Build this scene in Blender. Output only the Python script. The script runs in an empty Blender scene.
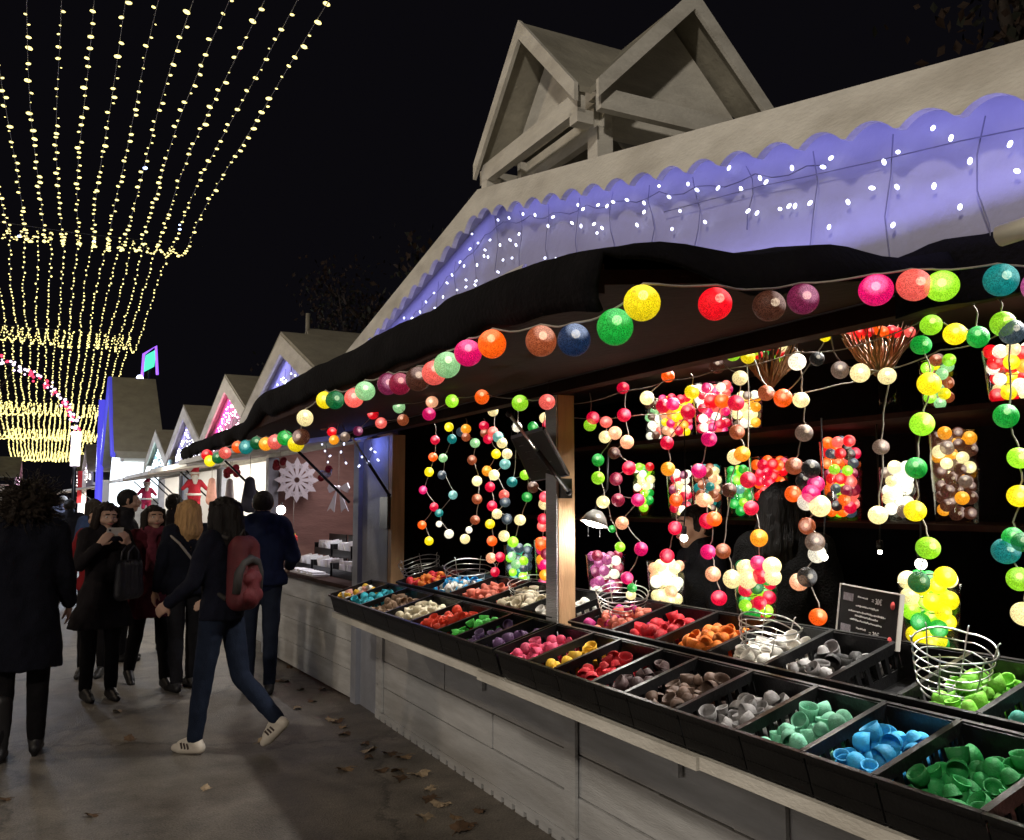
import bpy, math, random
from mathutils import Vector, Matrix, Euler, noise
R = random.Random(7)
rad = math.radians
scene = bpy.context.scene
COL = scene.collection

# ------------------------------------------------------------------ camera
F_PX, CX, CY = 890.0, 512.0, 420.0
YAW, PITCH = rad(26.8), rad(5.45)
CAM = Vector((0, 0, 1.6))
cam_d = bpy.data.cameras.new('camera'); cam = bpy.data.objects.new('camera', cam_d); COL.objects.link(cam)
cam.location = CAM
cam.rotation_euler = (math.pi/2 + PITCH, 0, -YAW)
cam_d.sensor_fit = 'HORIZONTAL'; cam_d.sensor_width = 36; cam_d.lens = F_PX/1024*36
cam_d.clip_start = 0.05; cam_d.clip_end = 600
scene.camera = cam
CM = cam.rotation_euler.to_matrix()

def ray(x, y):
    return CM @ Vector(((x-CX)/F_PX, (CY-y)/F_PX, -1.0))
def onX(x, y, X):
    d = ray(x, y); return CAM + d*(X/d.x)
def onY(x, y, Y):
    d = ray(x, y); return CAM + d*(Y/d.y)
def onZ(x, y, Z):
    d = ray(x, y); return CAM + d*((Z-CAM.z)/d.z)

# ------------------------------------------------------------------ materials
def s2l(c):
    return tuple(((v/255)/12.92 if v/255 <= .04045 else ((v/255+.055)/1.055)**2.4) for v in c)
MATS = {}
def new_mat(name):
    m = bpy.data.materials.new(name); m.use_nodes = True
    nt = m.node_tree
    return m, nt, nt.nodes['Principled BSDF']
def mat(name, col, rough=.6, var=.15, scale=6, bump=0, bscale=60, metal=0, stretch=(1,1,1), dirt=0, spec=.5, sheen=0, trans=0):
    """procedural paint / cloth / plastic: noise-varied base colour, optional grime and bump"""
    if name in MATS: return MATS[name]
    m, nt, b = new_mat(name); N, L = nt.nodes, nt.links
    tc = N.new('ShaderNodeTexCoord'); mp = N.new('ShaderNodeMapping'); mp.inputs['Scale'].default_value = stretch
    L.new(tc.outputs['Object'], mp.inputs['Vector'])
    nz = N.new('ShaderNodeTexNoise'); nz.inputs['Scale'].default_value = scale; nz.inputs['Detail'].default_value = 6
    nz.inputs['Roughness'].default_value = .65
    L.new(mp.outputs['Vector'], nz.inputs['Vector'])
    rp = N.new('ShaderNodeValToRGB'); rp.color_ramp.elements[0].position = .3; rp.color_ramp.elements[1].position = .7
    lo = tuple(c*(1-var) for c in col); hi = tuple(min(1, c*(1+var)) for c in col)
    rp.color_ramp.elements[0].color = (*lo, 1); rp.color_ramp.elements[1].color = (*hi, 1)
    L.new(nz.outputs['Fac'], rp.inputs['Fac'])
    src = rp.outputs['Color']
    if dirt:
        n2 = N.new('ShaderNodeTexNoise'); n2.inputs['Scale'].default_value = scale*.45; n2.inputs['Detail'].default_value = 8
        L.new(mp.outputs['Vector'], n2.inputs['Vector'])
        r2 = N.new('ShaderNodeValToRGB'); r2.color_ramp.elements[0].position = .45; r2.color_ramp.elements[1].position = .75
        L.new(n2.outputs['Fac'], r2.inputs['Fac'])
        mu = N.new('ShaderNodeMath'); mu.operation = 'MULTIPLY'; mu.inputs[1].default_value = dirt
        L.new(r2.outputs['Color'], mu.inputs[0])
        mx = N.new('ShaderNodeMixRGB'); mx.inputs['Color2'].default_value = (col[0]*.35, col[1]*.31, col[2]*.26, 1)
        L.new(mu.outputs[0], mx.inputs['Fac']); L.new(src, mx.inputs['Color1']); src = mx.outputs['Color']
    L.new(src, b.inputs['Base Color'])
    b.inputs['Roughness'].default_value = rough; b.inputs['Metallic'].default_value = metal
    b.inputs['Specular IOR Level'].default_value = spec
    if sheen: b.inputs['Sheen Weight'].default_value = sheen
    if bump:
        n3 = N.new('ShaderNodeTexNoise'); n3.inputs['Scale'].default_value = bscale; n3.inputs['Detail'].default_value = 5
        L.new(mp.outputs['Vector'], n3.inputs['Vector'])
        bp = N.new('ShaderNodeBump'); bp.inputs['Strength'].default_value = bump; bp.inputs['Distance'].default_value = .02
        L.new(n3.outputs['Fac'], bp.inputs['Height']); L.new(bp.outputs['Normal'], b.inputs['Normal'])
    if trans:
        out = N['Material Output']; tr = N.new('ShaderNodeBsdfTranslucent'); L.new(src, tr.inputs['Color'])
        ms = N.new('ShaderNodeMixShader'); ms.inputs['Fac'].default_value = trans
        L.new(b.outputs[0], ms.inputs[1]); L.new(tr.outputs[0], ms.inputs[2]); L.new(ms.outputs[0], out.inputs['Surface'])
    MATS[name] = m; return m
def glow(name, col, strength, sample=True):
    if name in MATS: return MATS[name]
    m, nt, b = new_mat(name)
    b.inputs['Base Color'].default_value = (*[min(.8, c) for c in col], 1)
    b.inputs['Emission Color'].default_value = (*col, 1); b.inputs['Emission Strength'].default_value = strength
    if not sample: m.cycles.emission_sampling = 'NONE'
    MATS[name] = m; return m
def lantern(name, rgb, lvl=1.0, hot=.8):
    """thread-wound ball lamp: woven shell lit by a small lamp sitting off-centre inside it"""
    key = 'ball_'+name
    if key in MATS: return MATS[key]
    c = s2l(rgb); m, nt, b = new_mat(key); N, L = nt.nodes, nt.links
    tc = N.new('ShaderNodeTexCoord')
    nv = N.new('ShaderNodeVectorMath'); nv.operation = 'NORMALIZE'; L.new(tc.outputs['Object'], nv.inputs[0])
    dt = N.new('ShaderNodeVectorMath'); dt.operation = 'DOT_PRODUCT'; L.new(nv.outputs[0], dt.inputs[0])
    dt.inputs[1].default_value = Vector((-.30, -.78, .52)).normalized()  # painted hot spot: emission peaks towards this fixed direction
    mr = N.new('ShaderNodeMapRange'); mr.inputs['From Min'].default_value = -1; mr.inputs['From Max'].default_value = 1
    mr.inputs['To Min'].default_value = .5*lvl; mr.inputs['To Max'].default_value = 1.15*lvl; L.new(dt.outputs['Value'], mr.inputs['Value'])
    # threads: stretched noise in two directions
    w = N.new('ShaderNodeTexWave'); w.inputs['Scale'].default_value = 60; w.inputs['Distortion'].default_value = 16; w.inputs['Detail'].default_value = 3
    w.inputs['Detail Scale'].default_value = 2.4
    L.new(tc.outputs['Object'], w.inputs['Vector'])
    nz = N.new('ShaderNodeTexNoise'); nz.inputs['Scale'].default_value = 75; nz.inputs['Detail'].default_value = 3; L.new(tc.outputs['Object'], nz.inputs['Vector'])
    ad = N.new('ShaderNodeMath'); ad.operation = 'MULTIPLY'; L.new(w.outputs['Fac'], ad.inputs[0]); L.new(nz.outputs['Fac'], ad.inputs[1])
    tr = N.new('ShaderNodeMapRange'); tr.inputs['From Min'].default_value = .05; tr.inputs['From Max'].default_value = .45
    tr.inputs['To Min'].default_value = .74; tr.inputs['To Max'].default_value = 1.12; L.new(ad.outputs[0], tr.inputs['Value'])
    oi = N.new('ShaderNodeObjectInfo')
    orr = N.new('ShaderNodeMapRange'); orr.inputs['To Min'].default_value = .75; orr.inputs['To Max'].default_value = 1.2; L.new(oi.outputs['Random'], orr.inputs['Value'])
    m1 = N.new('ShaderNodeMath'); m1.operation = 'MULTIPLY'; L.new(mr.outputs[0], m1.inputs[0]); L.new(tr.outputs[0], m1.inputs[1])
    m2 = N.new('ShaderNodeMath'); m2.operation = 'MULTIPLY'; L.new(m1.outputs[0], m2.inputs[0]); L.new(orr.outputs[0], m2.inputs[1])
    vs = N.new('ShaderNodeVectorMath'); vs.operation = 'SCALE'; vs.inputs[0].default_value = c; L.new(m2.outputs[0], vs.inputs['Scale'])
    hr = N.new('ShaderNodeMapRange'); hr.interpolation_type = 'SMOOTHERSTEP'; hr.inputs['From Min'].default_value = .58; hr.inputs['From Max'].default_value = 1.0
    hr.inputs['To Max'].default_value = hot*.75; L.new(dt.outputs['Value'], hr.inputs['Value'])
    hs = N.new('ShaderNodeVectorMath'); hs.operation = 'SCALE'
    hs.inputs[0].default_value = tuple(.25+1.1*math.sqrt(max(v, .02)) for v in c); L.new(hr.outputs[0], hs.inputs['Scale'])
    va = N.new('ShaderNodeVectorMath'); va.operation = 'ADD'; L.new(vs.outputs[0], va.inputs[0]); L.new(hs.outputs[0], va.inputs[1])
    b.inputs['Base Color'].default_value = (*[v*.6 for v in c], 1); b.inputs['Roughness'].default_value = .55
    L.new(va.outputs[0], b.inputs['Emission Color']); b.inputs['Emission Strength'].default_value = 1.0
    gp_ = N.new('ShaderNodeMapRange'); gp_.inputs['From Min'].default_value = .12; gp_.inputs['From Max'].default_value = .42; gp_.inputs['To Min'].default_value = .48; gp_.inputs['To Max'].default_value = .14
    L.new(ad.outputs[0], gp_.inputs['Value'])
    tb_ = N.new('ShaderNodeBsdfTransparent'); tb_.inputs['Color'].default_value = (*[.35+.65*v for v in c], 1)
    mx_ = N.new('ShaderNodeMixShader'); L.new(gp_.outputs[0], mx_.inputs['Fac']); L.new(b.outputs[0], mx_.inputs[1]); L.new(tb_.outputs[0], mx_.inputs[2]); L.new(mx_.outputs[0], N['Material Output'].inputs['Surface'])
    bp = N.new('ShaderNodeBump'); bp.inputs['Strength'].default_value = .3; bp.inputs['Distance'].default_value = .002
    L.new(ad.outputs[0], bp.inputs['Height']); L.new(bp.outputs[0], b.inputs['Normal'])
    MATS[key] = m; return m

PAL = {  # colour name: (rgb, level, hot spot)
 'crimson': ((225,8,62), 1.0, .7), 'magenta': ((228,16,112), 1.0, .8), 'red': ((238,18,36), 1.0, .7), 'orange': ((250,105,18), 1.05, .5),
 'amber': ((250,170,36), 1.05, .4), 'yellow': ((252,232,24), 1.1, .35), 'lime': ((170,236,48), 1.05, .5), 'green': ((26,170,60), .9, .6),
 'darkgreen': ((10,110,58), .75, .4), 'teal': ((20,140,138), .85, .7), 'palegreen': ((166,222,160), .85, .5), 'cream': ((255,240,182), 1.1, .4),
 'white': ((255,250,232), 1.15, .4), 'peach': ((252,190,146), 1.0, .5), 'salmon': ((248,112,100), 1.0, .5), 'copper': ((170,86,50), .75, .9),
 'brown': ((92,52,38), .6, .9), 'mauve': ((132,38,80), .75, .8), 'maroon': ((150,24,60), .8, .7), 'navy': ((34,58,100), .6, 1.4),
 'slate': ((74,90,104), .6, .7), 'taupe': ((150,124,108), .6, .8), 'charcoal': ((48,46,44), .4, .9), 'paleteal': ((130,196,190), .8, .5), 'purple': ((190,90,150), .8, .8)}
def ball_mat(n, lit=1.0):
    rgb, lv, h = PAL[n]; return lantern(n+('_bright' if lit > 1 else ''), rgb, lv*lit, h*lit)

WHITEPAINT = mat('dirty_white_paint', (.74,.72,.66), .6, .12, 5, .25, 40, stretch=(1,1,3), dirt=.5)
COUNTERPAINT = mat('grey_white_plank_paint', (.54,.55,.56), .6, .2, 3, .35, 50, stretch=(1,.5,4), dirt=.75)
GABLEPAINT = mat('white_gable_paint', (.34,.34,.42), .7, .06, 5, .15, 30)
WOOD = mat('warm_pine', (.42,.25,.13), .6, .25, 4, .2, 40, stretch=(6,6,.6))
DARKWOOD = mat('dark_stained_board', (.030,.013,.010), .8, .3, 4, .2, 30, stretch=(1,1,1), spec=.1)
BLACKCLOTH = mat('black_cloth', (.006,.0055,.0065), .95, .3, 10, .3, 60, spec=.08)
BLACKPLASTIC = mat('black_plastic', (.006,.006,.0065), .34, .25, 20, .1, 90, spec=.3)
BLACKMETAL = mat('black_metal', (.02,.02,.022), .4, .2, 20, metal=.6)
STEEL = mat('bright_wire', (.6,.6,.58), .28, .1, 30, metal=1)
CORD = mat('grey_twisted_cord', (.34,.30,.26), .6, .2, 60)
DARKCORD = mat('dark_cable', (.03,.03,.035), .6, .2, 60)
ROOFING = mat('weathered_roof_boards', (.38,.36,.30), .75, .25, 3, .3, 25, stretch=(1,1,1), dirt=.4)
PINKWALL = mat('pinkish_plank_wall', (.36,.21,.18), .7, .2, 3, .2, 20, stretch=(1,1,5))
WHITEWALL = mat('white_inner_wall', (.78,.77,.74), .7, .08, 3)

def glass_mat():
    m, nt, b = new_mat('clear_glass'); N, L = nt.nodes, nt.links
    out = N['Material Output']; t = N.new('ShaderNodeBsdfTransparent'); t.inputs['Color'].default_value = (.93,.95,.94,1)
    g = N.new('ShaderNodeBsdfGlossy'); g.inputs['Roughness'].default_value = .06
    lw = N.new('ShaderNodeLayerWeight'); pw = N.new('ShaderNodeMath'); pw.operation = 'POWER'; pw.inputs[1].default_value = 3.5; L.new(lw.outputs['Facing'], pw.inputs[0])
    fr = N.new('ShaderNodeMapRange'); fr.inputs['To Min'].default_value = .05; fr.inputs['To Max'].default_value = .85; L.new(pw.outputs[0], fr.inputs['Value'])
    nz = N.new('ShaderNodeTexNoise'); nz.inputs['Scale'].default_value = 9
    bp = N.new('ShaderNodeBump'); bp.inputs['Strength'].default_value = .15; L.new(nz.outputs['Fac'], bp.inputs['Height']); L.new(bp.outputs[0], g.inputs['Normal'])
    ms = N.new('ShaderNodeMixShader'); L.new(fr.outputs[0], ms.inputs['Fac']); L.new(t.outputs[0], ms.inputs[1]); L.new(g.outputs[0], ms.inputs[2])
    L.new(ms.outputs[0], out.inputs['Surface']); return m
GLASS = glass_mat()

# ------------------------------------------------------------------ mesh builder
class MB:
    def __init__(s): s.v, s.f, s.m, s.sm = [], [], [], []
    def add(s, vs, fs, mi=0, smooth=False):
        o = len(s.v); s.v += [tuple(v) for v in vs]
        for f in fs: s.f.append(tuple(i+o for i in f)); s.m.append(mi); s.sm.append(smooth)
        return s
    def box(s, a, b, mi=0, M=None):
        x0,y0,z0 = a; x1,y1,z1 = b
        vs = [Vector(p) for p in ((x0,y0,z0),(x1,y0,z0),(x1,y1,z0),(x0,y1,z0),(x0,y0,z1),(x1,y0,z1),(x1,y1,z1),(x0,y1,z1))]
        if M: vs = [M @ v for v in vs]
        return s.add(vs, [(0,3,2,1),(4,5,6,7),(0,1,5,4),(1,2,6,5),(2,3,7,6),(3,0,4,7)], mi)
    def bar(s, p, q, w, h, mi=0, up=(0,0,1)):
        p, q = Vector(p), Vector(q); d = (q-p); Ln = d.length; d.normalize()
        u = Vector(up)
        if abs(d.dot(u)) > .98: u = Vector((0,1,0))
        a = d.cross(u).normalized(); c = a.cross(d).normalized()
        M = Matrix((a, d, c)).transposed().to_4x4(); M.translation = p
        return s.box((-w/2,0,-h/2), (w/2,Ln,h/2), mi, M)
    def prism(s, poly, d, mi=0):
        """poly: planar list of 3-D points, extruded by vector d (quads + ngon caps)"""
        n = len(poly); d = Vector(d); vs = [Vector(p) for p in poly]; vs += [v+d for v in vs[:n]]
        fs = [tuple(range(n))[::-1], tuple(range(n, 2*n))] + [(i, (i+1) % n, n+(i+1) % n, n+i) for i in range(n)]
        return s.add(vs, fs, mi)
    def tube(s, pts, r, seg=6, mi=0, closed=False, cap=True):
        pts = [Vector(p) for p in pts]; n = len(pts); vs = []; prev = None
        for i, p in enumerate(pts):
            if closed: d = pts[(i+1) % n]-pts[i-1]
            else: d = pts[min(i+1, n-1)]-pts[max(i-1, 0)]
            if d.length < 1e-9: d = Vector((0,0,1))
            d.normalize()
            a = (prev - d*prev.dot(d)) if prev is not None else d.orthogonal()
            if a.length < 1e-5: a = d.orthogonal()
            a.normalize(); prev = a; b = d.cross(a)
            rr = r[i] if isinstance(r, (list, tuple)) else r
            for k in range(seg):
                t = 2*math.pi*k/seg; vs.append(p + (a*math.cos(t)+b*math.sin(t))*rr)
        fs = []
        for i in range(n if closed else n-1):
            j = (i+1) % n
            for k in range(seg): fs.append((i*seg+k, i*seg+(k+1) % seg, j*seg+(k+1) % seg, j*seg+k))
        if cap and not closed: fs += [tuple(range(seg))[::-1], tuple((n-1)*seg+k for k in range(seg))]
        return s.add(vs, fs, mi, True)
    def lathe(s, prof, seg=16, mi=0, M=None, smooth=True):
        vs, fs, n = [], [], len(prof)
        for r, z in prof:
            for k in range(seg):
                t = 2*math.pi*k/seg; v = Vector((r*math.cos(t), r*math.sin(t), z)); vs.append(M @ v if M else v)
        for i in range(n-1):
            for k in range(seg): fs.append((i*seg+k, i*seg+(k+1) % seg, (i+1)*seg+(k+1) % seg, (i+1)*seg+k))
        return s.add(vs, fs, mi, smooth)
    def ball(s, c, r, seg=12, rings=8, mi=0, sc=(1,1,1), M=None):
        c = Vector(c); vs = []
        for i in range(rings+1):
            p = math.pi*i/rings
            for k in range(seg):
                t = 2*math.pi*k/seg; v = Vector((r*sc[0]*math.sin(p)*math.cos(t), r*sc[1]*math.sin(p)*math.sin(t), r*sc[2]*math.cos(p)))
                vs.append(c + (M @ v if M else v))
        fs = [(i*seg+k, (i+1)*seg+k, (i+1)*seg+(k+1) % seg, i*seg+(k+1) % seg) for i in range(rings) for k in range(seg)]
        return s.add(vs, fs, mi, True)
    def cone(s, p, q, r0, r1, seg=14, mi=0):
        """round-ended tapered limb segment"""
        p, q = Vector(p), Vector(q); d = q-p; Ln = d.length
        if Ln < 1e-6: return s.ball(p, max(r0, r1), seg, 8, mi)
        d.normalize(); a = d.orthogonal().normalized(); b = d.cross(a)
        rows = [(-r0*math.cos(t), r0*math.sin(t)) for t in (.02,.35,.7,1.05,1.4)] + [(Ln*f, r0+(r1-r0)*f) for f in (.0,.33,.66,1.0)] + [(Ln+r1*math.cos(t), r1*math.sin(t)) for t in (1.4,1.05,.7,.35,.02)]
        vs = []
        for h, rr in rows:
            for k in range(seg):
                t = 2*math.pi*k/seg; vs.append(p + d*h + (a*math.cos(t)+b*math.sin(t))*rr)
        fs = [(i*seg+k, i*seg+(k+1) % seg, (i+1)*seg+(k+1) % seg, (i+1)*seg+k) for i in range(len(rows)-1) for k in range(seg)]
        n = len(rows); fs += [tuple(range(seg))[::-1], tuple((n-1)*seg+k for k in range(seg))]
        return s.add(vs, fs, mi, True)
    def mesh(s, name, mats):
        me = bpy.data.meshes.new(name); me.from_pydata(s.v, [], s.f)
        for m in (mats if isinstance(mats, (list, tuple)) else [mats]): me.materials.append(m)
        me.polygons.foreach_set('material_index', s.m); me.polygons.foreach_set('use_smooth', s.sm)
        me.update(); return me
    def build(s, name, mats, parent=None, loc=(0,0,0), rot=(0,0,0)):
        return link(name, s.mesh(name, mats), parent, loc, rot)
def link(name, data, parent=None, loc=(0,0,0), rot=(0,0,0)):
    o = bpy.data.objects.new(name, data); COL.objects.link(o); o.location = loc; o.rotation_euler = rot
    if parent: o.parent = parent
    return o
def tag(o, label=None, cat=None, group=None, kind=None):
    if label: o['label'] = label
    if cat: o['category'] = cat
    if group: o['group'] = group
    if kind: o['kind'] = kind
    return o
def thing(name, label, cat, loc=(0,0,0), rot=(0,0,0), group=None):
    return tag(link(name, None, None, loc, rot), label, cat, group)

# ------------------------------------------------------------------ people (built first: their surfaces are fused by voxel remeshing)
SKIN = mat('skin', (.44,.27,.20), .5, .08, 20, .1, 90)
def fuse(mb, vox, sm=4, fold=0, fscale=9, seed=0, zs=.55):
    me = mb.mesh('tmp', []); o = link('tmp', me)
    r = o.modifiers.new('r', 'REMESH'); r.mode = 'VOXEL'; r.voxel_size = vox; r.use_smooth_shade = True
    if sm:
        s_ = o.modifiers.new('s', 'SMOOTH'); s_.factor = .5; s_.iterations = sm
    dg = bpy.context.evaluated_depsgraph_get(); ev = o.evaluated_get(dg)
    me2 = bpy.data.meshes.new_from_object(ev)
    bpy.data.objects.remove(o); bpy.data.meshes.remove(me)
    if fold:
        nr = [v.normal.copy() for v in me2.vertices]
        for v, n in zip(me2.vertices, nr):
            p = v.co
            k = noise.noise(Vector((p.x*fscale+seed, p.y*fscale, p.z*fscale*zs))) + .5*noise.noise(Vector((p.x*fscale*2.3, p.y*fscale*2.3+seed, p.z*fscale*zs*2.9)))
            v.co = p + n*k*fold
    for p in me2.polygons: p.use_smooth = True
    me2.update(); return me2
V = Vector
def hand(mb, wrist, d, palm, curl=.5, s=1.0, side=1):
    """wrist point, pointing direction, palm normal; five separate bent fingers"""
    d = V(d).normalized(); pn = V(palm); pn = (pn-d*pn.dot(d)).normalized(); a = d.cross(pn)*side
    for k in range(4):
        o = (k-1.5)*.020*s
        mb.cone(wrist+a*o*.6, wrist+d*.085*s+a*o, .014*s, .0125*s, 8)
        ln = (.07,.08,.075,.058)[k]*s
        p0 = wrist+d*.088*s+a*o; dd = d
        for j, fr in enumerate((.45,.32,.23)):
            ang = curl*(.5+.5*j); dd = (d*math.cos(ang)+pn*math.sin(ang)).normalized()
            p1 = p0+dd*ln*fr*1.1; mb.cone(p0, p1, (.0095-.001*j)*s, (.0087-.001*j)*s, 8); p0 = p1
    t0 = wrist+d*.028*s-a*.022*s; t1 = t0+(d*.6-a*.75+pn*.35).normalized()*.042*s; t2 = t1+(d*.9-a*.2+pn*.4).normalized()*.034*s
    mb.cone(t0, t1, .0135*s, .011*s, 8); mb.cone(t1, t2, .0105*s, .009*s, 8)
def person(label, loc, face, H=1.68, legs=((0,0),(0,0)), arms=None, head=(0,0), coat=(.03,.03,.04), coat_len=.0, flare=.0, trousers=(.02,.02,.024),
           shoe=(.02,.02,.02), hair=(.02,.014,.01), style='long', bulk=1.0, skin=None, group=None, collar=True, hood=None, lean=0, boots=False, seed=0, face_on=False, hand_curl=(.5,.5), scarf=None, folds=.013):
    S = H/1.70
    # joints (facing +Y, x to the figure's right)
    hipz = .90
    J = {}
    lows = []
    for i, sx in ((0,-1),(1,1)):
        a, k = rad(legs[i][0]), rad(legs[i][1])
        h = V((sx*.088,0,hipz)); kn = h+V((sx*.005,math.sin(a)*.43,-math.cos(a)*.43)); an = kn+V((0,math.sin(a-k)*.405,-math.cos(a-k)*.405))
        J[i] = (h, kn, an, a-k); lows.append(an.z - .085*math.cos(min(0, a-k)) - max(0, .10*math.sin(-(a-k)-.15)))
    dz = -min(lows)
    up = lambda p: V((p[0], p[1]+math.tan(rad(lean))*max(0, p[2]-.9), p[2]+dz))*S
    body, tro, ct, hr = MB(), MB(), MB(), MB(); SH = []; ST = []
    pel = [up((sx*.06,0,.95)) for sx in (-1,1)]; wa = [up((sx*.065,.0,1.10)) for sx in (-1,1)]; chs = [up((sx*.085,.0,1.30)) for sx in (-1,1)]
    sh = [up((sx*.165*(.94+.06*bulk),-.005,1.405)) for sx in (-1,1)]; nk = up((0,.0,1.46)); hd = up((0,.02,1.585))
    def torso(mb, g, z0=None):
        mb.cone(pel[0], pel[1], .10*g*S, .10*g*S); mb.cone(wa[0], wa[1], .088*g*S, .088*g*S); mb.cone(chs[0], chs[1], .10*g*S, .10*g*S)
        for i in (0,1):
            mb.cone(pel[i], wa[i], .098*g*S, .088*g*S); mb.cone(wa[i], chs[i], .088*g*S, .103*g*S); mb.cone(chs[i], sh[i]*.9+nk*.1, .10*g*S, .062*g*S)
        mb.cone(sh[0], sh[1], .058*g*S, .058*g*S)
        mb.cone(sh[0]*.5+sh[1]*.5-V((0,0,.04*S)), nk, .075*g*S, .055*S)
    torso(body, .94)
    body.cone(nk-V((0,0,.03*S)), hd-V((0,.012,.04))*S, .052*S, .05*S)
    for i in (0,1):
        h, kn, an, la = J[i]; h, kn, an = [V((p.x, p.y, p.z+dz))*S for p in (h, kn, an)]
        body.cone(h, kn, .082*S, .05*S); body.cone(kn, an, .052*S, .034*S)
        tro.cone(h, kn, .092*S, .067*S); tro.cone(kn, an+V((0,0,.02)), .068*S, .054*S)
        fp = min(0, la+.15)   # lifted foot pitches down
        fd = V((0, math.cos(fp), math.sin(fp))); fu = V((0,-math.sin(fp), math.cos(fp)))
        heel = an-fd*.045*S-fu*.045*S; ball_ = an+fd*.115*S-fu*.058*S; toe = an+fd*.165*S-fu*.06*S
        body.cone(an, heel, .032*S, .028*S); body.cone(heel, ball_, .026*S, .03*S); body.cone(ball_, toe, .028*S, .02*S)
        sho = MB(); SH.append(sho)
        sho.cone(an+fu*.0, heel+fu*.005, .046*S, .036*S); sho.cone(heel, ball_, .036*S, .040*S); sho.cone(ball_, toe, .039*S, .028*S); sho.cone(an, ball_+fu*.02, .043*S, .034*S)
        if shoe[0] > .3:
            for sx in (-1,1):
                st_ = MB()
                for k in range(3):
                    c_ = an+fd*(.022+.026*k)*S+V((sx*.036*S,0,0)); st_.bar(c_-fu*.05*S, c_+fd*.012*S-fu*.012*S, .011*S, .012*S, up=(1,0,0))
                ST.append(st_)
        if boots: sho.cone(an+V((0,0,.28))*S, an, .062*S, .05*S); sho.cone(heel-fu*.02, heel-fu*.05, .02, .016)
    arms = arms or (((-.25,.0,-1),(-.1,.25,-1)),((.25,.0,-1),(.1,.25,-1)))
    wr = []
    for i in (0,1):
        ud, fd = V(arms[i][0]).normalized(), V(arms[i][1]).normalized()
        el = sh[i]+ud*.285*S; w = el+fd*.245*S; wr.append(w)
        body.cone(sh[i], el, .048*S, .04*S); body.cone(el, w, .04*S, .027*S)
        ct.cone(sh[i], el, .066*S*bulk, .056*S*bulk); ct.cone(el, w-fd*.01, .055*S*bulk, .043*S*bulk)
        pn = V(arms[i][2]) if len(arms[i]) > 2 else V((-1 if i else 1, .2, 0))
        hand(body, w, fd, pn, hand_curl[i], S*.97, 1 if i else -1)
    torso(ct, 1.12*bulk)
    if coat_len > 0:  # skirt of the coat below the hips
        zt, zb = 1.0, .95-coat_len
        prof = [(.155,zt),(.165+.3*flare,(zt+zb)/2),(.165+flare,zb),(.12,zb+.004)]
        Mx = Matrix.Diagonal((1.12*bulk, .80*bulk, 1, 1)); off = Matrix.Translation((0, 0, dz))
        m2 = Matrix.Scale(S, 4) @ off @ Mx
        ct.lathe([(.001,zt+.01)]+prof+[(.001,zb+.004)], 28, 0, m2)
    if collar: ct.cone(nk-V((0,0,.03))*S, nk+V((0,-.005,.025))*S, .085*S, .078*S)
    if hood: 
        ct.cone(nk+V((-.09,-.05,0))*S, nk+V((.09,-.05,0))*S, .05*S, .05*S); ct.cone(nk+V((0,-.09,-.10))*S, nk+V((0,-.06,0))*S, .07*S, .06*S)
    # head, turned by yaw/pitch
    HR = Matrix.Translation(hd) @ Euler((rad(head[1]), 0, rad(head[0]))).to_matrix().to_4x4() @ Matrix.Scale(S, 4)
    hp = lambda x, y, z: HR @ V((x, y, z))
    body.ball(hd, .1, 20, 14, 0, (.078/.1, .098/.1, 1.05), HR.to_3x3())
    body.cone(hp(0,.035,-.05), hp(0,.055,-.082), .058*S, .034*S)         # jaw and chin
    body.cone(hp(0,.085,.018), hp(0,.112,-.022), .011*S, .016*S)         # nose
    body.cone(hp(-.045,.072,.03), hp(.045,.072,.03), .018*S, .018*S)     # brow
    for sx in (-1,1):
        body.cone(hp(sx*.045,.06,-.03), hp(sx*.03,.075,-.035), .03*S, .022*S); body.cone(hp(sx*.078,-.005,.015), hp(sx*.08,-.012,-.02), .018*S, .012*S)
    body.cone(hp(-.018,.092,-.052), hp(.018,.092,-.052), .011*S, .011*S)
    sk = skin or SKIN
    root = link('person', fuse(body, .0085*S, 3), None, loc, (0,0,face)); root.data.materials.append(sk)
    tag(root, label, 'person', group)
    def part(name, me, m):
        me.materials.append(m); return link(name, me, root)
    i_ = str(seed)
    part('coat' if coat_len > .2 else 'jacket', fuse(ct, .013, 5, folds, 11, seed), mat('coat_cloth_'+i_, coat, .85, .25, 8, .5, 120, spec=.12))
    part('trousers', fuse(tro, .012, 4, .007, 13, seed+3), mat('trouser_cloth_'+i_, trousers, .85, .25, 10, .3, 150, spec=.12))
    for st_ in ST: part('shoe_stripes', st_.mesh('shoe_stripes', []), mat('dark_stripe', (.05,.03,.025), .6))
    for sho in SH: part('boot' if boots else 'shoe', fuse(sho, .009, 3), mat('shoe_'+i_, shoe, .5, .15, 12))
    if scarf:
        sc = MB()
        for k in range(9):
            t = 2*math.pi*k/9; t2 = 2*math.pi*(k+1)/9
            sc.cone(nk+V((math.cos(t)*.085,math.sin(t)*.08,.0+.015*math.sin(3*t)))*S, nk+V((math.cos(t2)*.085,math.sin(t2)*.08,.015*math.sin(3*t2)))*S, .042*S, .042*S)
        sc.cone(nk+V((.03,.09,-.02))*S, nk+V((.05,.13,-.34))*S, .04*S, .05*S)
        part('scarf', fuse(sc, .011, 2, .012, 18, seed), mat('scarf_'+i_, scarf, .9, .3, 15, .5, 120))
    # hair
    hmat = mat('hair_'+i_, hair, .6, .35, 40, .6, 160, stretch=(1,1,.15), spec=.2)
    hr.ball(hp(0,-.014,.022), .1, 20, 14, 0, (.092/.1, .106/.1, 1.0), HR.to_3x3())
    cut = MB()
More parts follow.
